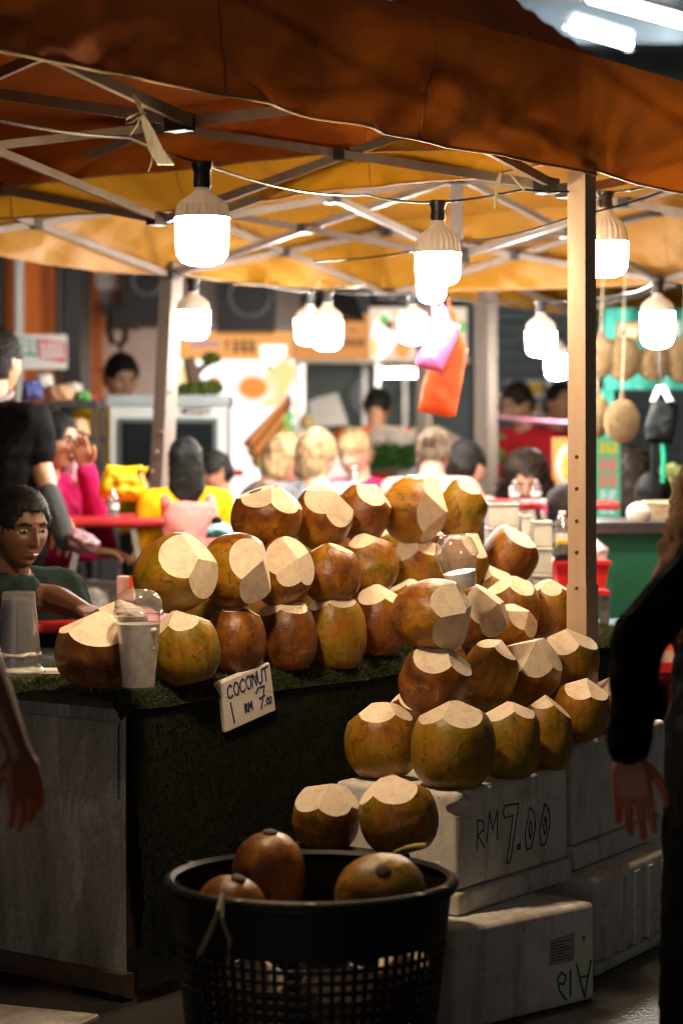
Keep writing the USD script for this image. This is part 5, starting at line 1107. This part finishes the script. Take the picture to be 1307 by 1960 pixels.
def headmesh(fine=False):
    n = np.asarray((HI5 if fine else HI4).vertices); x, y, z = n.T; f = np.asarray((HI5 if fine else HI4).faces)
    low = np.clip(-z, 0, 1); X_ = .077*x*(1 - .30*low**1.3); Y_ = np.where(y > 0, .088, .100)*y*(1 - .12*low*(y < 0)); Z_ = np.where(z < 0, .122, .112)*z
    Y_ = Y_ + .012*low*(y > 0); fr = y > .15
    def g(cx, cz, sx, sz): return np.exp(-((np.abs(X_) - cx)/sx)**2 - ((Z_ - cz)/sz)**2)*fr
    Y_ += .004*g(0, .030, .05, .010) - .011*g(.031, .006, .016, .012) + .006*g(.045, -.025, .02, .02) + .010*g(0, -.098, .020, .016)
    Y_ += .006*g(0, -.058, .022, .006) + .006*g(0, -.073, .020, .006) - .004*g(0, -.0655, .024, .003) - .005*g(0, -.085, .02, .006)
    nz = np.clip((.018 - Z_)/.052, 0, 1)
    Y_ += fr*(np.exp(-(X_/.0085)**2)*.010*((Z_ < .02) & (Z_ > -.036)) + (.019*nz)*np.exp(-(X_/(.008 + .006*nz))**2)*np.exp(-((np.minimum(0, Z_ + .032))/.006)**2)*(Z_ < .02))
    m = MF((np.stack([X_, Y_, Z_], 1), f))
    for s in (-1, 1): m = m + hull(((s*.074, -.012, .010), (.006, .016, .022)), ((s*.078, -.018, .018), (.005, .014, .018)), ((s*.072, -.008, -.018), (.006, .010, .012)))
    return m
HEAD, HEADF = headmesh(), headmesh(True)
def strands(T, v, f, mat, k, style, seed):      # locks lying over the hair
    r = np.random.default_rng(abs(seed)); tri = v[f]; nn = np.cross(tri[:, 1]-tri[:, 0], tri[:, 2]-tri[:, 0]); ar = np.linalg.norm(nn, axis=1); n = 1600 if style in ('short', 'fringe', 'bun') else 2600
    i = r.choice(len(f), n, p=ar/ar.sum()); c = tri[i].mean(1); nn = nn[i]/ar[i][:, None]
    d = np.array([0, 0, -1.0]) + r.normal(0, .35 if style != 'curly' else .9, (n, 3)); d -= nn*(d*nn).sum(1)[:, None]; d /= np.linalg.norm(d, axis=1)[:, None] + 1e-9
    s = np.cross(d, nn); L = k*r.uniform(.02, .05, n)[:, None]*(.35 if style == 'short' else 1); w = k*r.uniform(.0012, .003, n)[:, None]; lift = k*r.uniform(.001, .006, n)[:, None]
    a, b, e = c + nn*lift*.4, c + d*L*.5 + nn*lift, c + d*L + nn*lift*(.4 if style != 'curly' else 2.5); V = np.concatenate([a - s*w, a + s*w, b - s*w, b + s*w, e]); j = np.arange(n)
    F_ = np.vstack([np.stack([j, j+n, j+3*n], 1), np.stack([j, j+3*n, j+2*n], 1), np.stack([j+2*n, j+3*n, j+4*n], 1)])
    obj('hair_locks', (V, F_), mat, T, smooth=False, kind='stuff')
def person(label, px, py, Y, yaw, sit=True, k=.95, skin=sk_tan, hair='short', hm=h_black, shirt=None, sleeve='short', pants=None, lean=0, hyaw=0, hpitch=0, arms=None,
           fine=False, group=None, extra=None, hair_noise=.006, zfoot=0.0, headpos=None, legs=None, glove=None, dress=None, sname='shirt'):
    hp = at(px, py, Y) if headpos is None else np.asarray(headpos, float); a = math.radians(yaw); R = Rz(a)
    if not sit and headpos is None: k = hp[2]/1.585
    L = Rx(-math.radians(lean))
    neck, head, chest, belly = (L @ np.array(q) for q in ((0, -.005, .50), (0, .03, .665), (0, -.01, .32), (0, 0, .12)))
    org = hp - k*(R @ head)
    if sit: org[2] = max(org[2], .36)
    G = lambda p: org + k*(R @ np.asarray(p, float))
    sh = [L @ np.array([s*.178, -.005, .445]) for s in (-1, 1)]; hip = [np.array([s*.09, 0, -.02]) for s in (-1, 1)]
    pz = org[2]/k
    if legs is None:
        if sit: legs = [(np.array([s*.13, .42, -.02]), np.array([s*.13, .44, -pz + .08])) for s in (-1, 1)]
        else: legs = [(np.array([s*.10, .02 + s*.02, -.46]), np.array([s*.105, -.03 + s*.03, -pz + .08])) for s in (-1, 1)]
    A = []
    for i, s in enumerate((-1, 1)):
        q = (arms or {}).get(i, 'hang')
        if isinstance(q, dict):
            e, w = (((R.T @ (np.asarray(q[n_], float) - org))/k) for n_ in 'ew'); arms[i] = (e, w, q.get('pn', (0, 0, -1.)), q.get('c', .4))
        elif q == 'hang': e = sh[i] + [s*.055, -.02, -.29]; w = e + np.array([s*.01, .09, -.245])
        elif q == 'table': e = sh[i] + np.array([s*.07, .17, -.23]); w = e + np.array([-s*.09, .22, -.01])
        elif q == 'up': e = sh[i] + np.array([s*.03, .16, -.24]); w = head + np.array([s*.03, .13, -.11])
        else: e, w = np.array(q[0], float), np.array(q[1], float)
        A.append((sh[i], e, w))
    g = lambda p, r: (G(p), r*k)
    body = [hull(g(hip[0], .105), g(hip[1], .105), g(belly + [-.05, 0, 0], .105), g(belly + [.05, 0, 0], .105)),
            hull(g(belly + [-.05, 0, 0], .105), g(belly + [.05, 0, 0], .105), g(chest + [-.085, 0, 0], .105), g(chest + [.085, 0, 0], .105)),
            hull(g(chest + [-.085, 0, 0], .105), g(chest + [.085, 0, 0], .105), g(sh[0], .060), g(sh[1], .060), g(neck + L @ [0, -.005, -.03], .062)),
            hull(g(neck + L @ [0, -.005, -.02], .058), g(head + L @ [0, -.03, -.06], .054))]
    for i, s in enumerate((-1, 1)):
        S_, E_, W_ = A[i]
        body += [hull(g(S_, .060), g(E_, .040)), hull(g(E_, .041), g(E_ + (W_ - E_)*.25, .041), g(W_, .026))]
        d = W_ - E_; pn = np.array([-s*1.0, .2, 0]) if (arms or {}).get(i, 'hang') == 'hang' else np.array([0, .1, -1.])
        if isinstance((arms or {}).get(i), tuple) and len(arms[i]) > 2: pn, cu = arms[i][2:4]
        else: cu = .45
        hd = d if not (isinstance((arms or {}).get(i), tuple) and len(arms[i]) > 4) else np.array(arms[i][4], float)
        # the thumb lies towards the front or the midline of the body
        t = np.cross(unit(hd), unit(pn - unit(hd)*np.dot(pn, unit(hd)))); side = 1 if np.dot(t, [0, 1, .3] if abs(unit(hd)[2]) > .5 else [-s, 0, .3]) > 0 else -1
        body += hand(G(W_), R @ unit(hd), R @ unit(pn), side, k*1.0, cu)
        K_, F_ = legs[i]
        body += [hull(g(hip[i], .088), g(K_, .057)), hull(g(K_, .056), g(K_ + (F_ - K_)*.3, .054), g(F_, .036)),
                 hull(g(F_ + [0, -.03, -.04], .034), g(F_ + [0, .06, -.05], .030), g(F_ + [s*.01, .14, -.055], .022))]
    bm = Manifold.batch_boolean(body, __import__('manifold3d').OpType.Add)
    bv, bf = smoothm(bm, .010 if fine else .02, 5)
    HR = R @ Rz(math.radians(hyaw)) @ L @ Rx(-math.radians(hpitch)); hc = G(head)
    tr = lambda m: m.transform(np.hstack([k*HR, hc[:, None]]))
    whole = MF((bv, bf)) + tr(HEADF if fine else HEAD)
    base = np.array([org[0], org[1], zfoot])
    T = thing('person', label, 'person', base, group)
    obj('body', whole, skin, T, smooth=60)
    # hair
    if hair:
        cap = sph((0, -.008, .022), (.084, .101, .101), 28) + sph((0, -.035, -.012), (.078, .075, .082), 28)
        fz = .066 if hair != 'fringe' else .04
        cut = hull(((-.2, .052, fz - .2), .001), ((.2, .052, fz - .2), .001), ((-.2, .3, fz - .2), .001), ((.2, .3, fz - .2), .001), ((-.2, .068, fz), .001), ((.2, .068, fz), .001), ((-.2, .3, fz), .001), ((.2, .3, fz), .001), n=4)
        side_ = hull(((-.2, -.028, -.2), .001), ((.2, -.028, -.2), .001), ((-.2, .3, -.2), .001), ((.2, .3, -.2), .001), ((-.2, -.018, .006), .001), ((.2, -.018, .006), .001), ((-.2, .3, .006), .001), ((.2, .3, .006), .001), n=4)
        low = hull(((-.2, -.3, -.3), .001), ((.2, -.3, -.3), .001), ((-.2, .3, -.3), .001), ((.2, .3, -.3), .001), ((-.2, -.3, -.075), .001), ((.2, -.3, -.075), .001), ((-.2, .3, -.05), .001), ((.2, .3, -.05), .001), n=4)
        cap = cap - cut
        if hair in ('short', 'fringe', 'bun'): cap = cap - low - side_
        if hair == 'bun': cap = cap + hull(((0, -.105, .045), .040), ((0, -.12, .02), .032))
        if hair == 'bob': cap = cap + (hull(((0, -.03, .02), (.088, .085, .08)), ((0, -.045, -.10), (.082, .060, .03)), n=20) - cut)
        if hair == 'long': cap = cap + (hull(((0, -.03, .02), (.088, .085, .08)), ((0, -.07, -.16), (.092, .055, .05)), n=20) - cut) + hull(((0, -.07, -.16), (.088, .055, .05)), ((0, -.085, -.26), (.065, .04, .05)), n=20)
        if hair == 'curly': cap = cap + (hull(((0, -.03, .03), (.105, .095, .09)), ((0, -.03, -.16), (.125, .075, .06)), n=20) - cut) + hull(((-.09, .0, -.05), .045), ((-.10, .0, -.20), .05)) + hull(((.09, .0, -.05), .045), ((.10, .0, -.20), .05))
        obj('hair', smoothm(tr(cap), .010 if fine else .016, 3, hair_noise*(2.2 if hair == 'curly' else 1), int(px)), hm, T, smooth=True)
        hv, hf = smoothm(tr(cap), .016, 3, hair_noise*(2.2 if hair == 'curly' else 1), int(px)); strands(T, hv, hf, hm, k, hair, int(px) + 5)
    pt = lambda q: hc + k*(HR @ np.asarray(q, float))
    for s in (-1, 1):
        e = obj('eye', (ball((0, 0, 0), .0115*k, .0090*k, .0052*k, 2)[0] @ HR.T + pt((s*.031, .0765 if not fine else .0765, .006)), ball((0, 0, 0), 1, sub=2)[1]), m_eye, T, smooth=True)
        obj('iris', (ball((0, 0, 0), .0056*k, .003*k, .0050*k, 2)[0] @ HR.T + pt((s*.031 + .002, .0848, .0065)), ball((0, 0, 0), 1, sub=2)[1]), m_iris, e, smooth=True)
        obj('eyebrow', tube([pt((s*.014, .0885, .025)), pt((s*.03, .086, .030)), pt((s*.047, .0755, .025))], [.0030*k, .0042*k, .002*k], 6), hm, T)
    obj('lips', tube([pt((-.024, .076, -.0655)), pt((0, .0915, -.0650)), pt((.024, .076, -.0655))], [.002*k, .0058*k, .002*k], 6), m_lip, T)
    # clothes
    f = .017
    if shirt:
        c = [hull(g(hip[0] + [0, 0, .02], .105 + f), g(hip[1] + [0, 0, .02], .105 + f), g(belly + [-.05, 0, 0], .108 + f), g(belly + [.05, 0, 0], .108 + f)),
             hull(g(belly + [-.05, 0, 0], .108 + f), g(belly + [.05, 0, 0], .108 + f), g(chest + [-.085, 0, 0], .106 + f), g(chest + [.085, 0, 0], .106 + f)),
             hull(g(chest + [-.085, 0, 0], .106 + f), g(chest + [.085, 0, 0], .106 + f), g(sh[0], .060 + f*.8), g(sh[1], .060 + f*.8), g(neck + L @ [0, -.005, -.035], .066))]
        for i in range(2):
            S_, E_, W_ = A[i]
            if sleeve == 'short': c.append(hull(g(S_, .062 + f*.7), g(S_ + (E_ - S_)*.72, .056 + f*.7)))
            if sleeve == 'long': c += [hull(g(S_, .062 + f*.6), g(E_, .044 + f*.7)), hull(g(E_, .044 + f*.7), g(W_ - (W_ - E_)*.06, .036 + f*.5))]
        sm = Manifold.batch_boolean(c, __import__('manifold3d').OpType.Add)
        obj(sname, smoothm(sm, .014 if fine else .022, 4, .010*k, int(px) + 3), shirt, T, smooth=60)
    if pants:
        c = []
        for i in range(2):
            K_, F_ = legs[i]; c += [hull(g(hip[i], .100), g(hip[1 - i], .10), g(belly*.5, .11)), hull(g(hip[i], .102), g(K_, .072)), hull(g(K_, .072), g(F_ + [0, 0, .03], .054))]
        obj('trousers', smoothm(Manifold.batch_boolean(c, __import__('manifold3d').OpType.Add), .022, 4, .007, int(px) + 9), pants, T, smooth=60)
        for i in range(2):
            F_ = legs[i][1]; obj('shoe', smoothm(hull(g(F_ + [0, -.035, -.045], .042), g(F_ + [0, .07, -.052], .038), g(F_ + [0, .16, -.058], .028)), .02, 2), m_darkcol, T, smooth=True)
    if dress:
        c = [hull(g(hip[0], .13), g(hip[1], .13), g(np.array([-.12, 0, -pz + .12]), .14), g(np.array([.12, .05, -pz + .12]), .14))]
        obj('skirt', smoothm(c[0], .02, 3, .007, 5), dress, T, smooth=60)
    if glove is not None:
        S_, E_, W_ = A[glove]; d = unit(W_ - E_)
        obj('glove', smoothm(hull(g(W_ - d*.07, .040), g(W_, .036), g(W_ + d*.06, .044), g(W_ + d*.11, .036), g(W_ + d*.15, .022)), .015, 3, .004), clothmat('glove', (.06, .065, .065)), T, smooth=True)
    if extra: extra(T, G, A, g, head, pt)
    if sit:
        sz = org[2] - .115*k; t2 = thing('plastic_stool', 'red plastic stool under the ' + ' '.join(label.replace(',', '').split()[:10]), 'stool', (org[0], org[1], 0), 'stools under the diners')
        obj('seat', lathe([(0, sz - .03), (.15, sz - .03), (.16, sz - .01), (.15, sz), (0, sz)], 20, (org[0], org[1], 0)), m_redplastic, t2)
        for q in range(4):
            an = q*math.pi/2 + .78; e = np.array([math.cos(an), math.sin(an), 0]); o = np.array([org[0], org[1], 0]); obj('leg', bar(o + e*.17, o + e*.12 + [0, 0, sz - .02], .03), m_redplastic, t2)
    return T

# the seller-side sitter at the left
def watch(T, G, A, g, head, pt):
    obj('sideburn', tube([pt((.070, .03, .02)), pt((.071, .028, -.015))], [.004, .003], 6), h_black, T)
person('seated man in a dark green T-shirt looking right, arm on the red table', 40, 1008, 6.2, 212, k=1.0, skin=sk_dark, hair='short', shirt=clothmat('dark_green', (.018, .032, .030)), pants=clothmat('charcoal', (.02, .02, .022)), lean=16, hpitch=-4, hyaw=4, fine=True, hair_noise=.004,
       arms={0: ((-.25, .22, .20), (-.06, .40, .17), (0, 0, -1.), .35), 1: {'e': at(100, 1145, 6.15), 'w': at(158, 1168, 5.95)}}, extra=watch)
person('standing man in black T-shirt with a grey glove seen from behind, left edge', -4, 692, 8.0, -28, sit=False, skin=sk_tan, hair='short', shirt=clothmat('black', (.008, .008, .009)), pants=clothmat('black_trousers', (.008, .008, .01)), hair_noise=.004, arms={1: {'e': at(76, 885, 7.9), 'w': at(104, 975, 7.8)}}, glove=1,
       extra=lambda T, G, A, g, head, pt: obj('collar', tube([G(head + [.06*math.cos(a), -.02 + .06*math.sin(a), -.125 + .02*math.sin(a)]) for a in np.linspace(0, 6.28, 20)], .012, 6), clothmat('print_collar', (.3, .25, .25), ), T))
def spec(T, G, A, g, head, pt):
    for s in (-1, 1): obj('spectacle_rim', tube([pt((s*.031 + .020*math.cos(a), .094, .006 + .016*math.sin(a))) for a in np.linspace(0, 6.28, 16)], .002, 5), m_blackplastic, T)
person('seated man with glasses and magenta sleeves holding a hand to his mouth', 108, 842, 8.4, 238, skin=sk_tan, hair='short', shirt=clothmat('magenta', (.40, .012, .09)), sleeve='long', pants=clothmat('white_print', (.55, .55, .53), var=.7, scale=22), lean=8, hyaw=5, arms={0: 'up', 1: 'table'}, extra=spec)
person('vendor in a yellow shirt with dark hair behind the air cooler', 232, 722, 11.6, 205, sit=False, skin=sk_tan, shirt=clothmat('yellow', (.68, .40, .01)), hpitch=22, pants=clothmat('charcoal_b', (.03, .03, .03)), arms={0: ((-.30, .12, .20), (-.26, .36, .16)), 1: 'table'})
def pack(T, G, A, g, head, pt):
    c = hull(g((-.10, -.19, .12), .06), g((.10, -.19, .12), .06), g((-.09, -.17, .40), .05), g((.09, -.17, .40), .05), g((0, -.26, .2), .05))
    p = obj('backpack', smoothm(c, .02, 3, .012), MAT('coral_pack', (.74, .20, .17), .7, var=.15), T, smooth=60)
    for s in (-1, 1): obj('strap', tube([G((s*.11, -.15, .42)), G((s*.12, -.02, .485)), G((s*.12, .11, .38))], .022, 8), MAT(f'coral_strap_{"a" if s < 0 else "b"}', (.70, .16, .14), .7), p)
person('girl with long black hair, yellow shirt and coral pink backpack, seen from behind', 354, 880, 8.2, 12, k=.75, skin=sk_tan, hair='long', shirt=clothmat('golden', (.80, .42, .01)), pants=clothmat('dark_blue', (.03, .04, .08)), extra=pack)
person('boy with short black hair in a lilac shirt beside the girl with the backpack', 411, 902, 9.3, 120, k=.76, skin=sk_tan, hair='fringe', shirt=clothmat('lilac', (.45, .30, .46)), pants=clothmat('navy', (.03, .03, .07)), lean=6, hpitch=18, arms={0: 'table', 1: 'table'})
t = thing('toy_cap', 'light blue cap on the child bag before the lilac shirt', 'cap', at(420, 1012, 7.7)); obj('cap', pillow([(392, 1030), (446, 1030), (446, 1012), (430, 1000), (408, 1001), (396, 1012)], 7.65, .06, 3), MAT('light_blue', (.25, .62, .70), .6), t, smooth=60); obj('bobble', ball(at(415, 998, 7.65), .02), h_black, t)
dots = clothmat('speckled_grey', (.22, .23, .26), var=.8, scale=50)
person('blond woman in a brown print top leaning right, leftmost of the blond diners', 550, 874, 9.6, -72, k=.93, skin=sk_fair, hair='bob', hm=h_blond, shirt=clothmat('brown_print', (.24, .16, .13), var=.6, scale=20), pants=clothmat('beige_a', (.4, .33, .25)), lean=20, arms={0: 'table', 1: 'table'}, hair_noise=.009)
person('blond woman in a speckled grey sleeveless top, seen from behind', 608, 868, 9.2, -18, k=.90, skin=sk_fair, hair='bob', hm=h_blond, shirt=dots, sleeve='none', pants=clothmat('grey_a', (.2, .2, .2)), lean=8, hyaw=-30, arms={0: 'table', 1: 'table'}, hair_noise=.009)
person('blond person in a magenta top facing the viewer, third of the blond diners', 678, 864, 9.9, 150, k=.93, skin=sk_fair, hair='fringe', hm=h_blond, shirt=clothmat('crimson', (.48, .02, .10)), sleeve='none', pants=clothmat('grey_b', (.2, .2, .2)), lean=6, hpitch=14, arms={0: 'table', 1: 'table'}, hair_noise=.009)
person('ash-haired diner in a beige top with the back turned, left of the steel leg', 830, 866, 9.0, -12, k=.88, skin=sk_fair, hair='bun', hm=h_ash, shirt=clothmat('beige_top', (.38, .30, .24), var=.3, scale=14), pants=clothmat('tan_b', (.3, .26, .2)), lean=22, arms={0: 'table', 1: 'table'}, hair_noise=.012)
person('dark-haired diner in a striped grey top behind the steel canopy legs', 893, 892, 9.3, -40, k=.98, skin=sk_fair, hair='short', hm=h_black, shirt=clothmat('striped_grey', (.45, .40, .38), var=.5, scale=3, stretch=(1, 1, 14)), pants=clothmat('tan_c', (.3, .26, .2)), lean=14, arms={0: 'table', 1: ((.26, .18, .18), (.22, .46, .16))})
person('curly dark-haired woman in a sleeveless top looking down at the table', 1006, 912, 9.4, 176, k=.95, skin=sk_fair, hair='curly', hm=h_dark, shirt=clothmat('pale_top', (.45, .34, .30)), sleeve='none', pants=clothmat('tan_d', (.3, .26, .2)), lean=16, hpitch=20, arms={0: 'table', 1: 'table'})
person('cook in an orange-red shirt bending away in the grey kitchen', 722, 780, 12.9, -8, sit=False, skin=sk_tan, hair='short', shirt=clothmat('orange_red', (.74, .10, .02)), pants=clothmat('black_c', (.02, .02, .02)), lean=20, hpitch=20, arms={0: ((-.26, .22, .22), (-.2, .42, .1)), 1: ((.26, .22, .22), (.2, .42, .1))})
person('worker in a red shirt bending over the rack left of the front pole', 990, 772, 12.2, 130, sit=False, skin=sk_tan, hair='short', hm=h_dark, shirt=clothmat('red', (.45, .02, .03)), pants=clothmat('black_d', (.02, .02, .02)), lean=10, hpitch=15, arms={1: ((.22, .20, .16), (.12, .40, .0)), 0: ((-.3, .1, .2), (-.25, .35, .05))})
person('worker in a red shirt and dark cap right behind the front pole', 1072, 770, 12.8, 205, sit=False, skin=sk_tan, hair='short', hm=h_black, shirt=clothmat('red_b', (.42, .02, .03)), pants=clothmat('black_e', (.02, .02, .02)))
def clip(T, G, A, g, head, pt): obj('hair_clip', cat_(*[ball(pt((-.075 + .018*math.cos(a), -.03, .0 + .02*math.sin(a))), .012, .008, .012, 2) for a in np.linspace(0, 5, 5)]), MAT('pink_clip', (.75, .08, .22), .4), T)
person('child with dark hair and a pink flower clip left of the front pole', 1078, 975, 8.2, 10, k=.82, skin=sk_tan, hair='bob', hm=h_dark, shirt=clothmat('navy_top', (.02, .025, .05)), pants=clothmat('navy_b', (.02, .02, .04)), arms={0: 'table', 1: 'table'}, extra=clip)
person('dark-haired diner in black beside the green banner, face turned away', 1214, 912, 9.0, -48, k=1.0, skin=sk_fair, hair='curly', hm=h_dark, shirt=clothmat('black_f', (.015, .018, .02)), pants=clothmat('black_g', (.02, .02, .02)), lean=6, arms={0: 'table', 1: 'table'})
person('black-haired diner low behind the peeled coconut', 1250, 955, 8.5, -15, k=.9, skin=sk_tan, hair='short', hm=h_black, shirt=clothmat('black_h', (.012, .015, .016)), pants=clothmat('black_i', (.02, .02, .02)), arms={0: 'table', 1: 'table'})

# the two passers-by close to the camera
def P3(px, py, Y): return at(px, py, Y)
def local(p, org, yaw, k): return (Rz(-math.radians(yaw)) @ (np.asarray(p) - org))/k
# woman in black with a brown headscarf walking past at the right
yaw, k = -82, .93
shl = P3(1288, 985, 4.0)                     # her near shoulder
hp = np.array([shl[0] + .17, shl[1] + .10, shl[2] + .225])
R = Rz(math.radians(yaw)); org = hp - k*(R @ np.array([0, .03, .665]))
el, wr_ = local(P3(1222, 1215, 3.95), org, yaw, k), local(P3(1203, 1445, 3.92), org, yaw, k)
hd = local(P3(1218, 1595, 3.90), org, yaw, k) - wr_
fw = local(org + [1, 0, .0], org, yaw, 1)    # palm faces along the walk
def scarf(T, G, A, g, head, pt):
    s = [hull((pt((0, -.01, .02)), .118*k), (pt((0, -.03, -.10)), .10*k), n=20), hull((pt((0, -.03, -.10)), .10*k), g(A[0][0] + [.02, .0, -.02], .085), g(A[1][0] + [-.02, .0, -.02], .085), g((0, .10, .30), .08), g((0, -.10, .30), .08), n=16),
         hull(g(A[1][0] + [-.0, .02, .03], .075), g(A[1][0] + [-.02, .06, -.16], .05), g((0, .12, .18), .05), g((.05, -.10, .2), .06), n=16)]
    obj('headscarf', smoothm(Manifold.batch_boolean(s, __import__('manifold3d').OpType.Add) - hull((pt((0, .14, -.01)), (.06*k, .07*k, .085*k)), n=16), .012, 4, .022, 2), clothmat('brown_scarf', (.13, .070, .040)), T, smooth=60)
m_blk = clothmat('black_robe', (.0035, .0035, .004), spec=.02)
person('woman in black with a brown headscarf walking past at the right edge, hand hanging', 1400, 800, 4.0, yaw, sit=False, k=k, skin=skinmat('passer', (.20, .095, .052)), hair=None, shirt=m_blk, sleeve='long', pants=m_blk, dress=m_blk, headpos=hp, fine=True, sname='tunic',
       arms={1: (el, wr_, np.array([-1., .25, .0]), .42, hd)}, extra=scarf)
# person walking out of the picture at the left, only the bare forearm shows
yaw2, k2 = 70, .86
w2 = P3(36, 1440, 3.8); e2 = P3(-50, 1215, 3.85)
hp2 = np.array([e2[0] - .20, e2[1] + .02, 1.45]); R2 = Rz(math.radians(yaw2)); org2 = hp2 - k2*(R2 @ np.array([0, .03, .665]))
h2 = local(P3(60, 1560, 3.78), org2, yaw2, k2) - local(w2, org2, yaw2, k2)
person('passer-by at the left edge of whom only a bare forearm and hand show', -200, 600, 3.8, yaw2, sit=False, k=k2, skin=skinmat('passer_left', (.15, .062, .030)), hair='short', shirt=clothmat('passer_shirt', (.04, .04, .05)), pants=clothmat('passer_trousers', (.02, .02, .025)), headpos=hp2, fine=True,
       arms={0: (local(e2, org2, yaw2, k2), local(w2, org2, yaw2, k2), local(org2 + [-.45, .85, 0], org2, yaw2, 1), .6, h2)})
